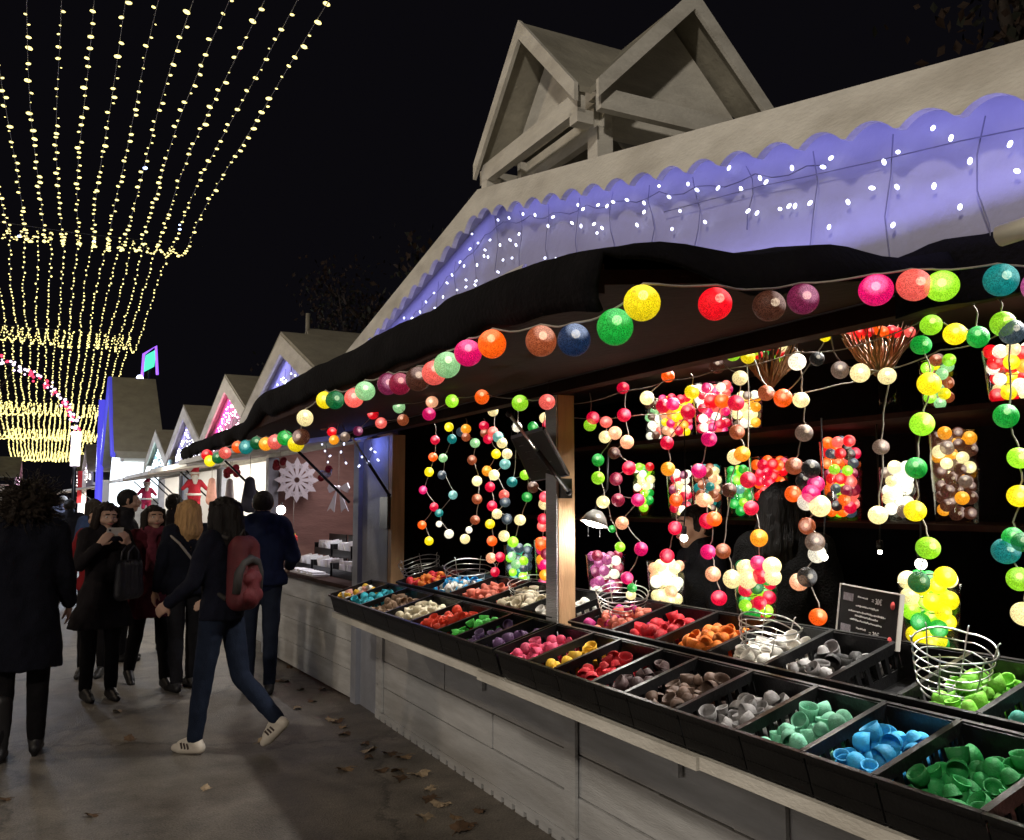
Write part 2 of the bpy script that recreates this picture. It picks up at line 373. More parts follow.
    if style in ('long','blonde'):
        for sx in (-1,1):
            hr.cone(hp(sx*.06,-.03,.03), hp(sx*.085,-.045,-.16), .05*S, .04*S); hr.cone(hp(sx*.085,-.045,-.15), hp(sx*.08,-.05,-.30), .045*S, .03*S)
            hr.cone(hp(sx*.07,.025,.06), hp(sx*.092,.03,-.10), .028*S, .022*S)
        hr.cone(hp(0,-.07,.02), hp(0,-.09,-.17), .08*S, .085*S); hr.cone(hp(-.045,-.09,-.15), hp(-.04,-.09,-.31), .06*S, .035*S); hr.cone(hp(.045,-.09,-.15), hp(.05,-.09,-.33), .06*S, .03*S)
    elif style == 'bun':
        hr.ball(hp(0,-.10,.06), .055*S, 12, 8)
    elif style == 'bushy':
        rr = random.Random(3)
        for k in range(150):
            u = rr.uniform(-1,1); t = rr.uniform(0, 2*math.pi); q = math.sqrt(1-u*u)
            x, y, z = .165*q*math.cos(t), .145*q*math.sin(t)-.035, .145*u-.01
            if y > .05 and -.12 < z < .06 and abs(x) < .085: continue
            hr.cone(hp(x*.6,y*.6,z*.6), hp(x+rr.uniform(-.015,.015),y+rr.uniform(-.015,.015),z+rr.uniform(-.02,.01)), .04*S, .014*S, 6)
    if style == 'short': pass
    me = fuse(hr, .009, 1 if style == 'bushy' else 3, .010 if style != 'short' else .003, 55, seed, .55 if style == 'bushy' else .10)
    # keep the face free of hair
    inv = HR.inverted()
    for v in me.vertices:
        q = inv @ v.co
        if q.y > .035 and q.z < .055 and abs(q.x) < .075 and q.z > -.13: v.co = HR @ V((q.x, min(q.y, .04), q.z))
    part('hair', me, hmat)
    if style in ('bushy','long','blonde'):
        lh = MB(); rl = random.Random(seed)
        for k in range(320 if style == 'bushy' else 150):
            if style == 'bushy':
                u = rl.uniform(-.9,1); t = rl.uniform(0, 2*math.pi); q = math.sqrt(1-u*u); d = V((q*math.cos(t), q*math.sin(t), u))
                if d.y > .35 and d.z < .5: continue
                p = V((d.x*.13, d.y*.115-.035, d.z*.115)); pts = [hp(*p)]
                for j in range(5):
                    p = p+d*.016+V((rl.gauss(0,.012), rl.gauss(0,.012), rl.gauss(0,.012)-.002)); pts.append(hp(*p))
                lh.tube(pts, .0028, 3)
            else:
                t = rl.uniform(math.pi*.98, math.pi*2.02); r1_ = rl.uniform(.98,1.06); x, y = math.cos(t), math.sin(t); le = rl.uniform(.22,.40)
                pts = [hp(x*.094*r1_*min(1, .55+j*.3), y*.105*r1_*min(1, .55+j*.3)-.015, .085-le*j/6-.03*(j > 0)+rl.gauss(0,.002)) for j in range(7)]
                pts = [p+V((rl.gauss(0,.004), rl.gauss(0,.004), 0)) for p in pts]; lh.tube(pts, .0024, 3)
        lh.build('loose_hair', hmat, root)
    if face_on:
        for sx in (-1,1):
            e = MB(); e.ball(hp(sx*.031,.079,.006), .0115*S, 10, 8, 0); e.ball(hp(sx*.031,.0875,.006), .0058*S, 8, 6, 1)
            e.build('eye', [mat('eye_white', (.7,.68,.65), .3, .02), mat('iris', (.02,.012,.008), .2, .05)], root)
            bw = MB(); bw.cone(hp(sx*.048,.083,.03), hp(sx*.016,.094,.032), .0045*S, .0055*S, 6); bw.build('eyebrow', hmat, root)
        mo = MB(); mo.cone(hp(-.022,.094,-.051), hp(0,.102,-.054), .0055*S, .008*S, 8); mo.cone(hp(0,.102,-.054), hp(.022,.094,-.051), .008*S, .0055*S, 8)
        mo.build('lips', mat('lips', (.35,.10,.09), .4, .1), root)
    M = Matrix.Translation(V(loc)) @ Matrix.Rotation(face, 4, 'Z')
    return root, dict(M=M, nk=M @ nk, wr=[M @ w for w in wr], sh=[M @ p for p in sh], ch=M @ ((chs[0]+chs[1])/2), wa=M @ ((wa[0]+wa[1])/2), S=S, hd=M @ hd)

def gp(x, y): 
    p = onZ(x, y, 0); return (p.x, p.y, 0)
NAVY, BLACKC = (.010,.012,.025), (.008,.0075,.009)
# facing angle: 0 = looking up the street (+Y, away from the camera)
p_bushy, i_bushy = person('person with bushy curly hair and a long dark coat, back turned, at the left edge', gp(16,760), rad(-6), 1.72,
    legs=((0,4),(10,6)), coat=(.006,.0065,.012), coat_len=.41, flare=.03, trousers=BLACKC, shoe=BLACKC, hair=(.018,.012,.008), style='bushy', boots=True, bulk=1.12, seed=1,
    arms=(((-.2,.1,-1),(-.05,.6,-.75)),((.22,.05,-1),(.05,.5,-.8))))
p_phone, i_phone = person('person in a dark flared coat holding a phone up to the mouth with both hands', gp(98,700), rad(180+18), 1.60,
    legs=((3,3),(-3,2)), coat=(.012,.010,.012), coat_len=.34, flare=.10, trousers=BLACKC, shoe=BLACKC, hair=(.016,.010,.008), style='long', seed=2, face_on=True, head=(0,-12),
    arms=(((-.30,.40,-.85),(.50,.42,.72),(.6,-.6,.3)),((.30,.40,-.85),(-.50,.42,.72),(-.6,-.6,.3))), hand_curl=(1.0,1.0))
p_burg, i_burg = person('smiling person in a burgundy coat and scarf walking towards the camera', gp(147,686), rad(180+12), 1.60,
    legs=((16,4),(-13,14)), coat=(.07,.010,.018), coat_len=.30, flare=.05, trousers=BLACKC, shoe=BLACKC, hair=(.014,.010,.008), style='long', seed=3, face_on=True, scarf=(.12,.012,.03))
p_blonde, i_blonde = person('person with long blonde hair in a dark jacket and ripped black jeans, seen from behind', gp(183,690), rad(12), 1.63,
    legs=((-4,4),(8,5)), coat=(.009,.010,.018), coat_len=.10, flare=.01, trousers=(.016,.016,.02), shoe=BLACKC, hair=(.42,.25,.11), style='blonde', seed=4, bulk=1.08)
p_pack, i_pack = person('black haired person in dark jacket, jeans and white trainers walking with a red backpack', gp(218,752), rad(42), 1.64,
    legs=((9,2),(-13,34)), coat=(.008,.009,.018), coat_len=.08, flare=.0, trousers=(.012,.018,.036), shoe=(.60,.54,.46), hair=(.010,.008,.008), style='long', seed=5, bulk=1.0,
    arms=(((-.2,.25,-1),(.0,.7,-.5)),((.2,.2,-1),(-.05,.75,-.5))))
p_man, i_man = person('short haired man in a dark blue padded jacket standing beside the neighbouring stall counter', gp(258,694), rad(-14), 1.70,
    legs=((4,3),(-2,2)), coat=(.009,.014,.042), coat_len=.05, trousers=(.016,.022,.04), shoe=BLACKC, hair=(.016,.012,.010), style='short', seed=6, bulk=1.22, hood=True, folds=.012,
    arms=(((-.3,.2,-1),(.1,.8,-.3)),((.35,.15,-1),(-.1,.85,-.35))))
p_far, i_far = person('person in a dark knee length coat walking away far up the street', gp(65,603), rad(5), 1.68,
    legs=((9,4),(-9,8)), coat=(.012,.013,.02), coat_len=.32, flare=.03, trousers=(.03,.03,.035), shoe=(.1,.09,.08), hair=(.012,.010,.008), style='short', seed=7, bulk=1.1)
p_prof, i_prof = person('dark capped man turned sideways between the phone holder and the burgundy coat', (.62,10.2,0), rad(-95), 1.74,
    coat=(.012,.012,.016), coat_len=.1, trousers=BLACKC, shoe=BLACKC, hair=(.010,.010,.012), style='short', seed=8, face_on=True, bulk=1.1)
p_mid, i_mid = person('dark haired person in a black coat just left of the blonde hair', (1.13,10.6,0), rad(-20), 1.70,
    coat=(.012,.010,.012), coat_len=.1, trousers=BLACKC, shoe=BLACKC, hair=(.012,.010,.008), style='bun', seed=9)
p_c1, i_c1 = person('person in a blue anorak in the far crowd behind the phone holder', (.42,13.6,0), rad(30), 1.66, coat=(.03,.05,.12), trousers=BLACKC, style='long', seed=10)
p_c2, i_c2 = person('person in a red top standing close behind the phone holder', (.33,9.4,0), rad(160), 1.56, coat=(.22,.015,.02), coat_len=.1, trousers=BLACKC, style='bun', seed=11)
p_c3, i_c3 = person('tall dark person far up the street beside the striped stall', (.05,22.5,0), rad(10), 1.78, coat=(.02,.02,.03), coat_len=.2, trousers=BLACKC, style='short', seed=12)
# shopkeepers inside the near stall
kx = onX(783, 520, 2.86); p_k1, i_k1 = person('black haired shopkeeper dressed in black in front of the jars of red balls, turned away', (2.86, kx.y, 0), rad(-70), 1.68,
    coat=(.004,.004,.004), trousers=BLACKC, hair=(.004,.0035,.0035), style='long', seed=13, bulk=1.1)
kx = onX(699, 540, 2.86); p_k2, i_k2 = person('shopkeeper in a dark pullover facing the street beside a bare white bulb', (2.86, kx.y, 0), rad(75), 1.58,
    coat=(.008,.009,.012), trousers=BLACKC, hair=(.008,.006,.005), style='short', seed=14, face_on=True)

# carried things
def backpack(info, face, label, c1, c2, S=1.0):
    t = thing('backpack', label, 'backpack', info['ch'], (0,0,face)); t.scale = (.86,.84,.90)
    b = MB()
    for sx in (-.075,.075): b.cone((sx,-.20,-.30), (sx,-.19,.06), .085, .075)
    b.cone((-.07,-.20,-.32), (.07,-.20,-.32), .075, .075); b.cone((-.06,-.19,.08), (.06,-.19,.08), .07, .07)
    me = fuse(b, .013, 5, .006, 12, 2); me.materials.append(mat('pack_'+label[:4], c1, .7, .2, 10, .4, 140)); link('pack_body', me, t)
    b = MB(); b.cone((-.055,-.275,-.28), (.055,-.275,-.28), .055, .055); b.cone((-.05,-.27,-.16), (.05,-.27,-.16), .05, .05); b.cone((0,-.275,-.3), (0,-.27,-.14), .06, .05)
    me = fuse(b, .011, 4, .005, 14, 4); me.materials.append(mat('packfront_'+label[:4], tuple(v*1.25 for v in c1), .7, .2, 10, .4, 140)); link('front_pocket', me, t)
    b = MB(); b.tube([(-.13,-.235,-.26),(-.125,-.245,-.12),(-.085,-.25,-.045),(0,-.255,-.02),(.085,-.25,-.045),(.125,-.245,-.12),(.13,-.235,-.26)], .034, 10)
    b.build('grey_panel', mat('packgrey_'+label[:4], c2, .7, .2, 10), t)
    for sx in (-1,1):
        b = MB(); b.tube([(sx*.10,-.12,.13),(sx*.125,-.02,.165),(sx*.13,.10,.10),(sx*.13,.13,-.03),(sx*.14,.06,-.2),(sx*.13,-.14,-.30)], .018, 8); b.build('strap', mat('packgrey_'+label[:4], c2), t)
    b = MB(); b.tube([(-.03,-.17,.14),(0,-.18,.19),(.03,-.17,.14)], .009, 6); b.build('handle', mat('packgrey_'+label[:4], c2), t)
    return t
backpack(i_pack, rad(42), 'red and grey backpack on the black haired walker', (.085,.006,.010), (.035,.032,.032))
backpack(i_bushy, rad(14), 'dull maroon backpack at the left edge beside the bushy haired walker', (.09,.010,.018), (.03,.02,.02)).location = i_bushy['ch']+V((-.42,.12,-.02))
def handbag(loc, face, label, col):
    t = thing('handbag', label, 'bag', loc, (0,0,face)); b = MB()
    for sx in (-.12,-.06,0,.06,.12): b.cone((sx,0,-.14), (sx,0,.10), .055, .04)
    b.cone((-.12,0,-.14), (.12,0,-.14), .055, .055); b.cone((-.11,0,.09), (.11,0,.09), .04, .04)
    me = fuse(b, .012, 4, .006, 12, 1); me.materials.append(mat('leather_'+label[:9], col, .45, .2, 12, .3, 90)); link('bag_body', me, t)
    b = MB()
    for y in (-.03,.03): b.tube([(-.08,y,.10),(-.07,y,.20),(0,y,.25),(.07,y,.20),(.08,y,.10)], .008, 6)
    b.build('handle', mat('leather_'+label[:9], col), t)
    return t
handbag(i_phone['wa']+V((.19,-.15,-.04)), rad(235), 'slate grey handbag on the arm of the phone holder', (.022,.022,.03))
ph = thing('mobile_phone', 'small pale mobile phone held at the mouth of the walker in the flared coat', 'phone', (i_phone['wr'][0]+i_phone['wr'][1])/2+V((0,-.03,.10)), (rad(-20),0,rad(198)))
b = MB(); b.box((-.065,-.005,-.035), (.065,.005,.035)); b.build('phone_body', mat('phone_case', (.5,.47,.45), .3, .05), ph)
b = MB(); b.ball((.045,.007,.018), .009, 8, 6); b.build('camera_lens', BLACKPLASTIC, ph)
ps = thing('shoulder_strap_bag', 'dark shoulder bag on a pale strap across the blonde walker', 'bag', i_blonde['wa'], (0,0,rad(12)))
b = MB(); b.tube([(-.20,-.02,.30),(-.12,-.135,.20),(.02,-.15,.02),(.15,-.12,-.10),(.19,.0,-.16)], .011, 6); b.build('strap', mat('pale_strap', (.28,.25,.22)), ps)
b = MB(); b.cone((.23,-.06,-.18), (.23,.08,-.18), .06, .06); b.cone((.23,-.06,-.30), (.23,.08,-.30), .06, .06); me = fuse(b, .012, 3); me.materials.append(mat('dark_leather', (.02,.018,.018), .5)); link('bag_body', me, ps)
# pale stripes on the trainers of the backpack walker are part of the shoe cloth below; ripped knee patch of the blonde walker
rk = MB(); rk.ball((.09,.118,.50), .03, 10, 6, 0, (1.1,.3,.5)); rk.build('ripped_knee', SKIN, p_blonde)

# ------------------------------------------------------------------ setting: ground, path edge
g = MB(); n = 40
g.add([(-150,-60,0),(150,-60,0),(150,320,0),(-150,320,0)], [(0,1,2,3)])
asphalt, nt, bs = new_mat('worn_asphalt'); N, L = nt.nodes, nt.links
tc = N.new('ShaderNodeTexCoord')
n1 = N.new('ShaderNodeTexNoise'); n1.inputs['Scale'].default_value = .7; n1.inputs['Detail'].default_value = 8; n1.inputs['Roughness'].default_value = .7
n2 = N.new('ShaderNodeTexNoise'); n2.inputs['Scale'].default_value = 90; n2.inputs['Detail'].default_value = 6
n3 = N.new('ShaderNodeTexVoronoi'); n3.inputs['Scale'].default_value = 120
for q in (n1, n2, n3): L.new(tc.outputs['Object'], q.inputs['Vector'])
r1 = N.new('ShaderNodeValToRGB'); r1.color_ramp.elements[0].position = .3; r1.color_ramp.elements[1].position = .72
r1.color_ramp.elements[0].color = (.085,.074,.062,1); r1.color_ramp.elements[1].color = (.22,.195,.165,1); L.new(n1.outputs['Fac'], r1.inputs['Fac'])
r2 = N.new('ShaderNodeMapRange'); r2.inputs['From Min'].default_value = .3; r2.inputs['From Max'].default_value = .7; r2.inputs['To Min'].default_value = .6; r2.inputs['To Max'].default_value = 1.35; L.new(n2.outputs['Fac'], r2.inputs['Value'])
n4 = N.new('ShaderNodeTexNoise'); n4.inputs['Scale'].default_value = 3.2; n4.inputs['Detail'].default_value = 7; n4.inputs['Roughness'].default_value = .75; L.new(tc.outputs['Object'], n4.inputs['Vector'])
wv = N.new('ShaderNodeVectorMath'); wv.operation = 'SCALE'; wv.inputs['Scale'].default_value = .5; L.new(n4.outputs['Color'], wv.inputs[0])
wa_ = N.new('ShaderNodeVectorMath'); wa_.operation = 'ADD'; L.new(tc.outputs['Object'], wa_.inputs[0]); L.new(wv.outputs[0], wa_.inputs[1])
vc = N.new('ShaderNodeTexVoronoi'); vc.feature = 'DISTANCE_TO_EDGE'; vc.inputs['Scale'].default_value = .42; L.new(wa_.outputs[0], vc.inputs['Vector'])
ck = N.new('ShaderNodeMapRange'); ck.inputs['From Min'].default_value = .0; ck.inputs['From Max'].default_value = .012; ck.inputs['To Min'].default_value = .45; ck.inputs['To Max'].default_value = 1; L.new(vc.outputs['Distance'], ck.inputs['Value'])
st = N.new('ShaderNodeMapRange'); st.inputs['From Min'].default_value = .35; st.inputs['From Max'].default_value = .68; st.inputs['To Min'].default_value = .55; st.inputs['To Max'].default_value = 1.15; L.new(n4.outputs['Fac'], st.inputs['Value'])
sp = N.new('ShaderNodeTexVoronoi'); sp.inputs['Scale'].default_value = 7; L.new(tc.outputs['Object'], sp.inputs['Vector'])
sk_ = N.new('ShaderNodeMapRange'); sk_.inputs['From Min'].default_value = .05; sk_.inputs['From Max'].default_value = .09; sk_.inputs['To Min'].default_value = .5; sk_.inputs['To Max'].default_value = 1; L.new(sp.outputs['Distance'], sk_.inputs['Value'])
q1 = N.new('ShaderNodeMath'); q1.operation = 'MULTIPLY'; L.new(ck.outputs[0], q1.inputs[0]); L.new(st.outputs[0], q1.inputs[1])
q2 = N.new('ShaderNodeMath'); q2.operation = 'MULTIPLY'; L.new(q1.outputs[0], q2.inputs[0]); L.new(sk_.outputs[0], q2.inputs[1])
q3 = N.new('ShaderNodeMath'); q3.operation = 'MULTIPLY'; L.new(q2.outputs[0], q3.inputs[0]); L.new(r2.outputs[0], q3.inputs[1])
vm = N.new('ShaderNodeVectorMath'); vm.operation = 'SCALE'; L.new(r1.outputs['Color'], vm.inputs[0]); L.new(q3.outputs[0], vm.inputs['Scale']); L.new(vm.outputs[0], bs.inputs['Base Color'])
rr = N.new('ShaderNodeMapRange'); rr.inputs['To Min'].default_value = .42; rr.inputs['To Max'].default_value = .75; L.new(n1.outputs['Fac'], rr.inputs['Value']); L.new(rr.outputs[0], bs.inputs['Roughness'])
bp = N.new('ShaderNodeBump'); bp.inputs['Strength'].default_value = .5; bp.inputs['Distance'].default_value = .006; L.new(n3.outputs['Distance'], bp.inputs['Height']); L.new(bp.outputs[0], bs.inputs['Normal'])
tag(g.build('ground', asphalt), kind='structure')

# fallen leaves
lm = MB(); pts = []
for k in range(22):
    t = 2*math.pi*k/22; r_ = .05*(1+.45*abs(math.cos(2.5*t)))*(.75 if k % 2 else 1.05); pts.append(V((r_*math.cos(t), r_*math.sin(t), .004+.016*math.sin(2*t+.6)+.01*math.cos(t))))
lm.add([V((0,0,.012))]+pts, [(0,1+k,1+(k+1) % 22) for k in range(22)], 0, False)
lm.tube([(-.045,0,.01),(-.09,.008,.004)], .002, 4)
LEAFM = [mat('leaf_tan', (.20,.13,.07), .8, .3, 30), mat('leaf_brown', (.09,.05,.025), .8, .3, 30), mat('leaf_pale', (.34,.26,.17), .8, .3, 30)]
leafs = [lm.mesh('fallen_leaf', q) for q in LEAFM]
LP = [gp(x, y) for x, y in ((118,712),(300,690),(312,702),(285,682),(345,735),(390,755),(404,758),(398,772),(296,642),(304,650),(310,664),(318,640),(330,672),(290,668),(322,690),(300,628),(285,640),(262,742),(274,736),(205,790),(130,740),(5,800),(92,816),(345,770),(430,790),(440,805),(455,818),(470,825),(480,812),(420,775))]
for _ in range(18):
    yy = R.uniform(3.3, 9.5); LP.append((1.93-abs(R.gauss(0,.16)), yy, 0))
for x, y, z in LP:
    o = link('fallen_leaf', leafs[R.choice((0,1,1,1,2))], None, (x, y, .004), (R.uniform(-.25,.25), R.uniform(-.25,.25), R.uniform(0,6.28)))
    s = R.uniform(.5,1.0); o.scale = (s, s, s); tag(o, 'dry curled plane tree leaf lying on the dark asphalt', 'leaf', 'fallen leaves on the asphalt')

# ------------------------------------------------------------------ the near chalet stall
FX = 2.0
chalet = thing('market_chalet', 'wide white wooden market chalet with scalloped gable and cupola selling ball lights', 'stall', (FX,3.8,0))
def part(mb, name, m, parent=chalet, base=None):
    """world-space mesh put under a thing whose base is at .location"""
    bl = V(parent.location); rz = parent.rotation_euler.z
    Mi = (Matrix.Translation(bl) @ Matrix.Rotation(rz, 4, 'Z')).inverted()
    mb.v = [tuple(Mi @ V(v)) for v in mb.v]
    return mb.build(name, m, parent)
Y0, Y1 = .35, 6.66
CXF = 2.215
# counter front: boards with joints, sawtooth notches, raised by small gaps
b = MB()
zs = [.06,.25,.44,.63,.815]
yj = {0:[Y0,2.1,3.72,Y1],1:[Y0,1.4,3.05,4.6,Y1],2:[Y0,2.6,3.72,5.3,Y1],3:[Y0,1.7,3.3,4.9,Y1]}
for r in range(4):
    ys = yj[r]
    for a, c in zip(ys[:-1], ys[1:]):
        x = CXF-.012+R.uniform(-.004,.004); b.box((x, a+.003, zs[r]+.004), (x+.022, c-.003, zs[r+1]-.004))
part(b, 'counter_front', COUNTERPAINT)
b = MB(); b.box((CXF+.014,Y0,.0), (CXF+.03,Y1,.82)); part(b, 'backing_panel', DARKWOOD)
b = MB(); yy = Y1-.01
k = 0
while yy > Y0:
    w_ = .13; b.box((CXF-.02, yy-w_+.035, 0.0), (CXF+.012, yy, .062)); b.box((CXF-.02, yy-w_, .03), (CXF+.012, yy-w_+.034, .0615)); yy -= w_; k += 1
part(b, 'skirting_board', COUNTERPAINT)
for y in (2.35,3.72,6.5):
    b = MB(); w_ = .05 if y == 3.72 else .035; b.box((CXF-.034,y-w_,.07), (CXF-.018,y+w_,.81)); part(b, 'batten', COUNTERPAINT)
for y in (2.9,4.7):
    b = MB(); b.bar((CXF-.02,y,.60), (1.95,y,.822), .03, .022); b.box((CXF-.04,y-.018,.55), (CXF-.02,y+.018,.82)); part(b, 'shelf_bracket', COUNTERPAINT)
b = MB(); b.box((1.70,Y0,.828), (2.25,2.15,.866)); b.box((1.693,2.157,.825), (2.25,3.70,.863)); b.box((1.702,3.71,.831), (2.25,6.12,.868)); part(b, 'counter_shelf', WHITEPAINT)
TILT = rad(16.5)
def slope(x): return .872 + math.tan(TILT)*(x-1.705)
b = MB(); b.prism([(2.06,Y0,slope(2.06)-.02),(2.42,Y0,slope(2.42)-.02),(2.42,Y0,slope(2.42)-.05),(2.06,Y0,slope(2.06)-.05)], (0,Y1-Y0-.4,0)); b.box((2.42,Y0,1.08), (2.72,Y1-.3,1.11)); b.box((2.70,Y0,.3), (2.72,Y1-.3,1.08)); part(b, 'display_ramp', DARKWOOD)
# posts
def post(y, x=FX, w=.085, z0=.82, z1=2.12, m=None, d=.11, name='post'):
    b = MB(); b.box((x-.01, y-d/2, z0), (x-.01+w, y+d/2, z1), 0); return part(b, name, m or WOOD)
post(3.585, 2.03, .085, .90, 2.104)
b = MB(); b.box((2.012,3.535,.90), (2.0195,3.635,2.104)); part(b, 'post_facing', COUNTERPAINT)
b = MB(); b.box((2.225,6.502,0), (2.32,7.26,2.13)); part(b, 'corner_post', mat('blue_grey_paint', (.32,.34,.40), .6, .15, 4, .2, 40, dirt=.4))
b = MB(); b.box((2.228,6.42,.9), (2.33,6.50,2.13)); part(b, 'corner_stud', WOOD)
# header beam, fascia over the opening
b = MB(); b.box((FX-.02,Y0,2.105), (FX+.05,6.98,2.157)); b.box((FX+.022,Y0,2.157), (FX+.05,6.98,2.34)); part(b, 'header_beam', DARKWOOD)
# walls and ceiling of the stall room
b = MB(); b.box((3.95,Y0,0), (4.0,6.95,2.42)); part(b, 'black_lining', BLACKCLOTH)
b = MB(); b.box((2.335,6.56,0), (3.945,6.60,2.42)); part(b, 'black_lining', BLACKCLOTH)
b = MB(); b.box((2.1,Y0-.05,0), (3.945,Y0-.01,2.42)); part(b, 'black_lining', BLACKCLOTH)
b = MB(); b.box((2.06,Y0,2.42), (3.98,6.9,2.46)); part(b, 'ceiling_board', mat('ceiling_board', (.03,.02,.018), .8))
# gable geometry from the photograph's outline
PKY, PKZ = None, None
pk = onX(480, 190, 1.86); rt = onX(1023, 45, 1.86); lf = onX(346, 354, 1.86)
GY, GZ = pk.y, pk.z
sl_r = (GZ-rt.z)/(GY-rt.y); sl_l = (GZ-lf.z)/(lf.y-GY); SL = (sl_r+sl_l)/2
GL = lf.y-GY + .02; GR = GY-.45
def rake(dy): return GZ - SL*abs(dy)
def scallop_board(x0, x1, gy, gz, slope_, half, hgt, pitch, depth):
    mb = MB()
    for sg in (-1,1):
        top, bot = [], []
        hf = half if sg > 0 else GR; nseg = int(hf/pitch*10)
        for i in range(nseg+1):
            d = hf*i/nseg; z = gz-slope_*d
            ph_ = (d/pitch) % 1.0
            top.append((d, z)); bot.append((d, z-hgt-depth*(1-abs(math.sin(math.pi*ph_))**.75)))
        for (d0,z0),(d1,z1),(e0,y0),(e1,y1) in zip(top[:-1], top[1:], bot[:-1], bot[1:]):
            A = [V((x0, gy+sg*d0, z0)), V((x0, gy+sg*d1, z1)), V((x0, gy+sg*e1, y1)), V((x0, gy+sg*e0, y0))]
            B = [V((x1, p.y, p.z)) for p in A]
            mb.add(A+B, [(0,1,2,3),(7,6,5,4),(3,2,6,7),(1,0,4,5)])
    return mb
part(scallop_board(1.845, 1.872, GY, GZ, SL, GL, .105, .17, .045), 'bargeboard', WHITEPAINT)
b = MB(); zb = 2.345
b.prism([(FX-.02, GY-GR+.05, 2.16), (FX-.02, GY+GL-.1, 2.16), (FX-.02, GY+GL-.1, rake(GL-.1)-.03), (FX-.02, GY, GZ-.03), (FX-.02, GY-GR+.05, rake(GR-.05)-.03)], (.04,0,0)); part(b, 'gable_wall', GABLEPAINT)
b = MB()
for sg in (-1,1):
    h_ = GL+.04 if sg > 0 else GR+.04; A = [(1.876, GY, GZ-.002), (1.876, GY+sg*h_, rake(h_)-.002), (1.876, GY+sg*h_, rake(h_)-.03), (1.876, GY, GZ-.03)]
    b.prism(A, (2.4,0,0))
part(b, 'roof', ROOFING)
# scalloped bottom board of the gable at its far end
b = MB(); y = GY+GL-.06; xs = 1.90
base_z = rake(GL)-.005
for i in range(4):
    ya, yb = y-i*.72, y-i*.72-.60
    poly = [(xs, ya, base_z+.02)]+[(xs, yb, base_z+.02)]+[(xs, yb+(ya-yb)*t/8, base_z+.02-.095*math.sin(math.pi*t/8)**.7) for t in range(1,8)]
    b.prism(poly, (.02,0,0))
part(b, 'scalloped_valance', WHITEPAINT)
# cupola: four small gables on the ridge
ux, uy, uh, ue = 3.03, 4.47, 4.45, 3.80
H_ = .62
b = MB()
def cup(x, y, z): return V((ux+x, uy+y, z))
th = .035
for q in range(4):
    Rq = Matrix.Rotation(q*math.pi/2, 4, 'Z')
    f = lambda x, y, z: (Rq @ V((x, y, 0))) + V((ux, uy, z))
    o = H_+.10
    for sg in (-1,1):   # each gable roof plane ends in a valley on the diagonal
        A = [f(0,-o,uh), f(sg*H_,-o,ue), f(sg*H_,-H_,ue), f(0,0,uh)]
        Bq = [p-V((0,0,th)) for p in A]
        b.add(A+Bq, [(0,1,2,3),(7,6,5,4),(0,4,5,1),(1,5,6,2),(2,6,7,3),(3,7,4,0)])
cupola = part(b, 'cupola_roof', ROOFING)
b = MB()
for q in range(4):
    Rq = Matrix.Rotation(q*math.pi/2, 4, 'Z'); o = H_+.10
    f = lambda x, y, z: (Rq @ V((x, y, 0))) + V((ux, uy, z))
    for sg in (-1,1):   # white rake boards
        A = [f(0,-o-.012,uh+.012), f(sg*(H_+.02),-o-.012,ue+.0), f(sg*(H_+.02),-o-.012,ue-.10), f(0,-o-.012,uh-.105)]
        d = (Rq @ V((0,.024,0))); b.prism(A, d)
part(b, 'cupola_rake_board', WHITEPAINT)
b = MB()
for q in range(4):
    Rq = Matrix.Rotation(q*math.pi/2, 4, 'Z')
    f = lambda x, y, z: (Rq @ V((x, y, 0))) + V((ux, uy, z))
    A = [f(-.5,-.46,ue-.16), f(.5,-.46,ue-.16), f(.5,-.46,ue-.02), f(-.5,-.46,ue-.02)]; b.prism(A, Rq @ V((0,.05,0)))
    A = [f(-.54,-.50,ue+.0), f(.54,-.50,ue+.0), f(0,-.50,uh-.085)]; b.prism(A, Rq @ V((0,.03,0)))
    A = [f(-.60,-.69,ue-.135), f(.60,-.69,ue-.135), f(.60,-.69,ue-.02), f(-.60,-.69,ue-.02)]; b.prism(A, Rq @ V((0,.05,0)))
part(b, 'cupola_beam', WHITEPAINT)
for sx in (-1,1):
    for sy in (-1,1):
        b = MB(); b.box((ux+sx*.46-.05, uy+sy*.46-.05, 2.95), (ux+sx*.46+.05, uy+sy*.46+.05, ue-.14)); b.box((ux+sx*.64-.05, uy+sy*.56-.04, ue-.19), (ux+sx*.64+.05, uy+sy*.56+.04, ue-.117)); part(b, 'cupola_post', WHITEPAINT)
b = MB(); b.box((ux-.4,uy-.4,2.95), (ux+.4,uy+.4,3.45)); part(b, 'cupola_base', mat('cupola_inside', (.12,.11,.10), .8))

# open flap hinged over the counter
FO = .93
b = MB(); b.add([(FO,1.45,2.03),(FX-.03,1.45,2.16),(FX-.03,1.45,2.19),(FO,1.45,2.06),(FO-.08,6.95,1.98),(FX-.03,6.95,2.16),(FX-.03,6.95,2.19),(FO-.08,6.95,2.01)], [(0,1,2,3),(7,6,5,4),(0,4,5,1),(1,5,6,2),(2,6,7,3),(3,7,4,0)]); part(b, 'opening_flap', DARKWOOD)
b = MB(); b.bar((FO-.012,1.44,2.04), (FO-.092,6.96,1.99), .024, .06); part(b, 'flap_edge_board', DARKWOOD)
def strut(p, q, parent):
    b = MB(); p, q = V(p), V(q); m_ = p+(q-p)*.55
    b.tube([p, m_], .011, 8); b.tube([m_, q], .007, 8, 1); b.ball(p, .016, 8, 6); b.ball(q, .014, 8, 6); return part(b, 'gas_strut', [BLACKMETAL, STEEL], parent)
strut(onX(389,495,2.21), onX(351,436,1.72), chalet); strut(onX(569,492,2.0), onX(509,414,1.62), chalet)
b = MB(); b.box((2.20,6.44,1.42), (2.226,6.62,1.66)); part(b, 'hinge_box', BLACKMETAL)
